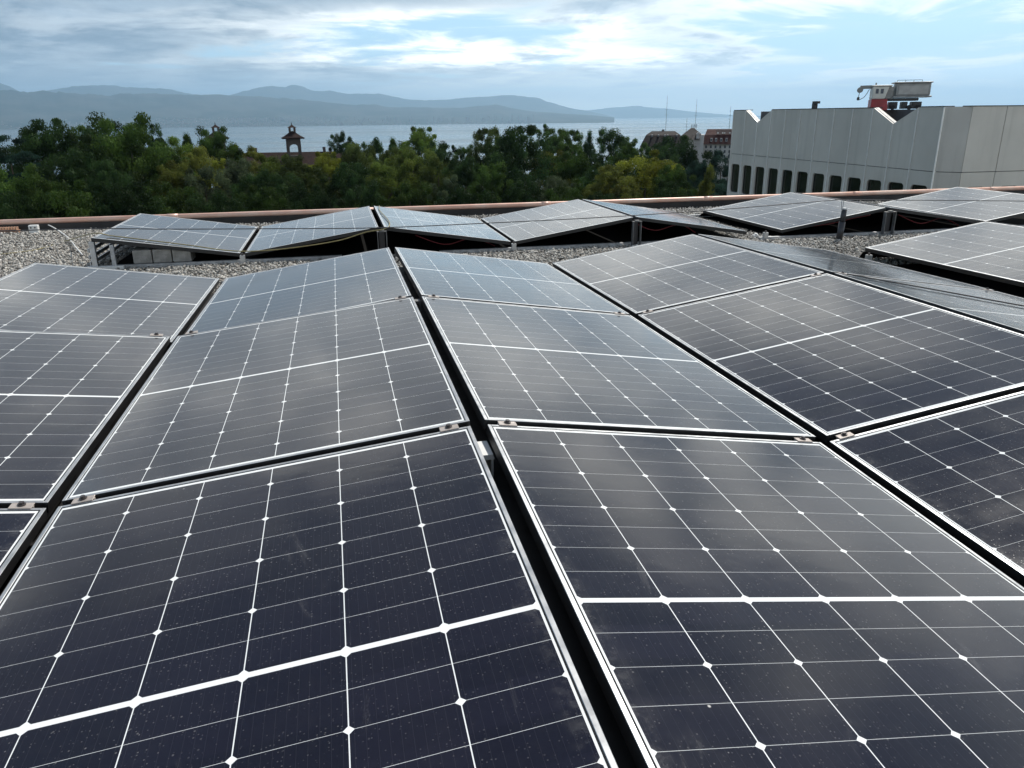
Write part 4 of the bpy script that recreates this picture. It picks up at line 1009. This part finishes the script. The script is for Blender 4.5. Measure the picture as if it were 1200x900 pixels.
T = [
 (36,154,60,108,'oval','dark','dark treetop between the cedar and the big dark left tree'),
 (104,152,60,110,'broad','green','green treetop filling the gap between the two big left trees'),
 (126,146,56,106,'broad','dark','dark shoulder on the left side of the tallest left tree'),
 (185,166,50,108,'broad','green','bushy green shoulder right of the slender dark treetop'),
 (233,172,46,112,'oval','olive','olive tree just left of the half-hidden belfry'),
 (586,164,50,112,'broad','green','green tree squeezed against the left side of the big dark tree'),
 (508,168,46,118,'broad','dark','dark tree on the right shoulder of the bright green treetop'),
 (466,172,46,116,'broad','brown','brown-green tree on the left shoulder of the bright green treetop'),
 (4,158,64,95,'cedar','blue','dark blue-green cedar cut off by the left edge'),
 (62,144,66,100,'broad','dark','big dark tree near the left edge, left of the tallest tree'),
 (146,138,92,98,'broad','green','tallest dark green tree at the left, its top high above the lake shore'),
 (168,143,34,112,'oval','dark','slender dark treetop leaning on the right side of the tallest left tree'),
 (199,161,38,115,'oval','bright','light green slim tree right of the tallest left tree'),
 (218,157,34,125,'cone','green','pointed green tree left of the half-hidden belfry'),
 (251,151,50,118,'broad','green','green tree right in front of the half-hidden belfry'),
 (285,165,48,120,'sparse','olive','thin olive tree between the two belfries'),
 (318,184,60,112,'broad','ochre','ochre-green tree below the long roof, left of the open belfry'),
 (343,184,46,108,'broad','brown','brownish tree directly below the open-arched belfry'),
 (399,155,30,150,'oval','dark','small dark treetop alone against the lake, right of the open belfry'),
 (410,164,20,150,'sparse','dark','wispy dark treetop close to the right of the lone small treetop'),
 (380,179,44,120,'broad','yellow','yellow-tinged tree right of the open belfry'),
 (418,170,48,120,'oval','brown','brown-green tree below the lone small treetops'),
 (442,163,44,130,'oval','dark','dark narrow tree left of the bright green treetop'),
 (460,162,32,140,'cone','green','small pointed tree hard left of the bright green treetop'),
 (492,150,46,135,'broad','bright','bright green treetop standing above the middle of the wood'),
 (524,167,36,140,'sparse','dark','airy dark tree right of the bright green treetop'),
 (545,170,30,140,'oval','green','small green tree left of the brown-topped tree'),
 (569,149,40,130,'oval','brown','dark tree with a brownish top, left of the big dark tree'),
 (606,150,80,104,'broad','dark','big round dark tree in the middle of the wood'),
 (632,142,38,150,'sparse','green','spindly green treetop just right of the big dark tree'),
 (652,153,40,145,'broad','green','green tree, first right of the spindly treetop'),
 (670,151,36,150,'oval','green','green tree with even rounded top, second right of the spindly treetop'),
 (691,157,32,150,'cone','dark','dark columnar tree left of the dark oval tree'),
 (717,152,42,140,'oval','dark','dark oval tree standing clear against the lake'),
 (743,160,36,160,'sparse','green','thin see-through tree left of the dark mansard house'),
 (757,180,92,94,'bush','yellow','large round yellow-green tree in front of the dark mansard house'),
 (719,197,58,86,'bush','olive','smaller round olive tree at the left foot of the yellow-green one'),
 (798,164,70,132,'broad','dark','dark tree covering the lower half of the middle house'),
 (773,170,40,125,'broad','dark','dark tree in front of the left end of the mansard house'),
 (846,176,40,140,'oval','blue','bluish dark tree in front of the pale house'),
 (832,198,42,90,'cone','olive','light olive pointed tree at the left edge of the office block'),
 (822,190,34,110,'broad','blue','blue-dark tree between the yellow-green tree and the pale house'),
 (22,196,72,86,'broad','green','green tree low at the left, in front of the cedar'),
 (92,172,64,92,'broad','dark','dark tree between the two big left trees'),
 (120,190,56,84,'oval','dark','deep dark tree below the tallest left tree'),
 (182,176,54,98,'broad','green','bushy green tree right under the slender dark treetop'),
 (205,190,48,92,'broad','olive','olive tree low beside the green pointed one'),
 (236,196,52,90,'oval','grey','grey-green tree left below the half-hidden belfry'),
 (250,186,38,100,'sparse','yellow','yellowing tree under the half-hidden belfry'),
 (276,190,54,94,'broad','grey','grey-leaved round tree below the thin olive one'),
 (298,200,50,88,'oval','dark','dark tree below the left end of the long roof'),
 (326,202,56,86,'broad','dark','dark low tree below the ochre-green one'),
 (366,196,58,90,'broad','brown','brown-green low tree below the yellow-tinged one'),
 (405,194,60,88,'broad','dark','dark broad tree below the brown-green one'),
 (444,186,52,98,'broad','ochre','ochre tree under the dark narrow one'),
 (482,172,60,104,'broad','ochre','ochre-green broad tree below the bright green treetop'),
 (512,184,46,100,'oval','brown','brown-tinged tree below the airy dark one'),
 (544,188,52,96,'broad','dark','dark tree under the small green one, left of the big dark tree'),
 (527,206,50,84,'sparse','grey','grey thin low tree in the middle of the wood'),
 (575,190,46,92,'oval','green','green tree wedged left of the big dark tree'),
 (645,178,48,104,'broad','olive','olive tree right below the spindly treetop'),
 (676,180,56,100,'broad','green','mid-green tree below the two even green tops'),
 (700,192,50,92,'oval','dark','dark tree left behind the small olive round tree'),
 (650,206,52,84,'broad','grey','grey-brown low tree right of the big dark tree'),
 (736,168,36,128,'broad','green','green tree behind the yellow-green round one'),
 (792,196,46,90,'broad','green','green low tree right of the yellow-green round one'),
 (852,212,40,84,'broad','blue','dark low tree touching the office block'),
 (10,222,80,72,'broad','dark','dark front tree at the left edge'),
 (66,214,84,74,'broad','green','green front tree above the left gravel'),
 (134,218,84,72,'broad','dark','dark front tree behind the left end of the back row'),
 (196,216,70,76,'broad','green','green front tree behind the first back-row panel'),
 (252,222,66,74,'broad','dark','dark front tree below the grey-green one'),
 (310,220,66,74,'broad','green','green front tree behind the second back-row panel'),
 (368,222,66,72,'broad','dark','dark front tree behind the second back-row ridge'),
 (426,216,64,76,'oval','dark','dark front tree above the central back-row ridge'),
 (478,212,58,78,'broad','green','green front tree behind the third back-row panel'),
 (545,220,74,72,'broad','dark','dark front tree behind the middle of the pipe'),
 (606,216,70,76,'broad','dark','dark front tree directly under the big dark tree'),
 (664,218,66,74,'broad','green','green front tree behind the middle back-row peak'),
 (700,224,50,72,'broad','dark','dark front tree right of the middle back-row peak'),
 (786,214,64,76,'broad','dark','dark front tree under the yellow-green round one'),
]
for a in T: tree(*a)
# the wood going on behind and below
def far_wood():
    me = crown_mesh('woodland', 'bush', 999); n = 0
    rr_ = np.random.default_rng(5); V0 = np.empty(len(me.vertices)*3); me.vertices.foreach_get('co', V0); V0 = V0.reshape(-1, 3)
    V0 = V0.reshape(-1, 4, 3)[::4].reshape(-1, 3); out = []
    for k in range(46):
        x = rr_.uniform(-60, 840); d = rr_.uniform(175, 330); p = at(x, 200, d); zt = zat(x, 188 if x > 420 else 192, d)
        wr = rr_.uniform(4, 8); H = zt-gz(d)-rr_.uniform(0, 4)
        out.append(V0*np.array([wr, wr, max(H, 5)])+np.array([p.x, p.y, gz(d)]))
    V = np.concatenate(out); n = len(V)//4
    m2 = bpy.data.meshes.new('woodland'); m2.vertices.add(len(V)); m2.vertices.foreach_set('co', V.ravel()); m2.loops.add(4*n); m2.loops.foreach_set('vertex_index', np.arange(4*n, dtype=np.int32))
    m2.polygons.add(n); m2.polygons.foreach_set('loop_start', np.arange(0, 4*n, 4, dtype=np.int32)); m2.update(); m2.validate()
    o = link('woodland', m2, M['leaf']); o.color = (.04, .06, .022, 1); tag(o, 'continuous dark woodland between the near trees and the lake', 'woodland', kind='stuff')
    bpy.data.meshes.remove(me)
far_wood()
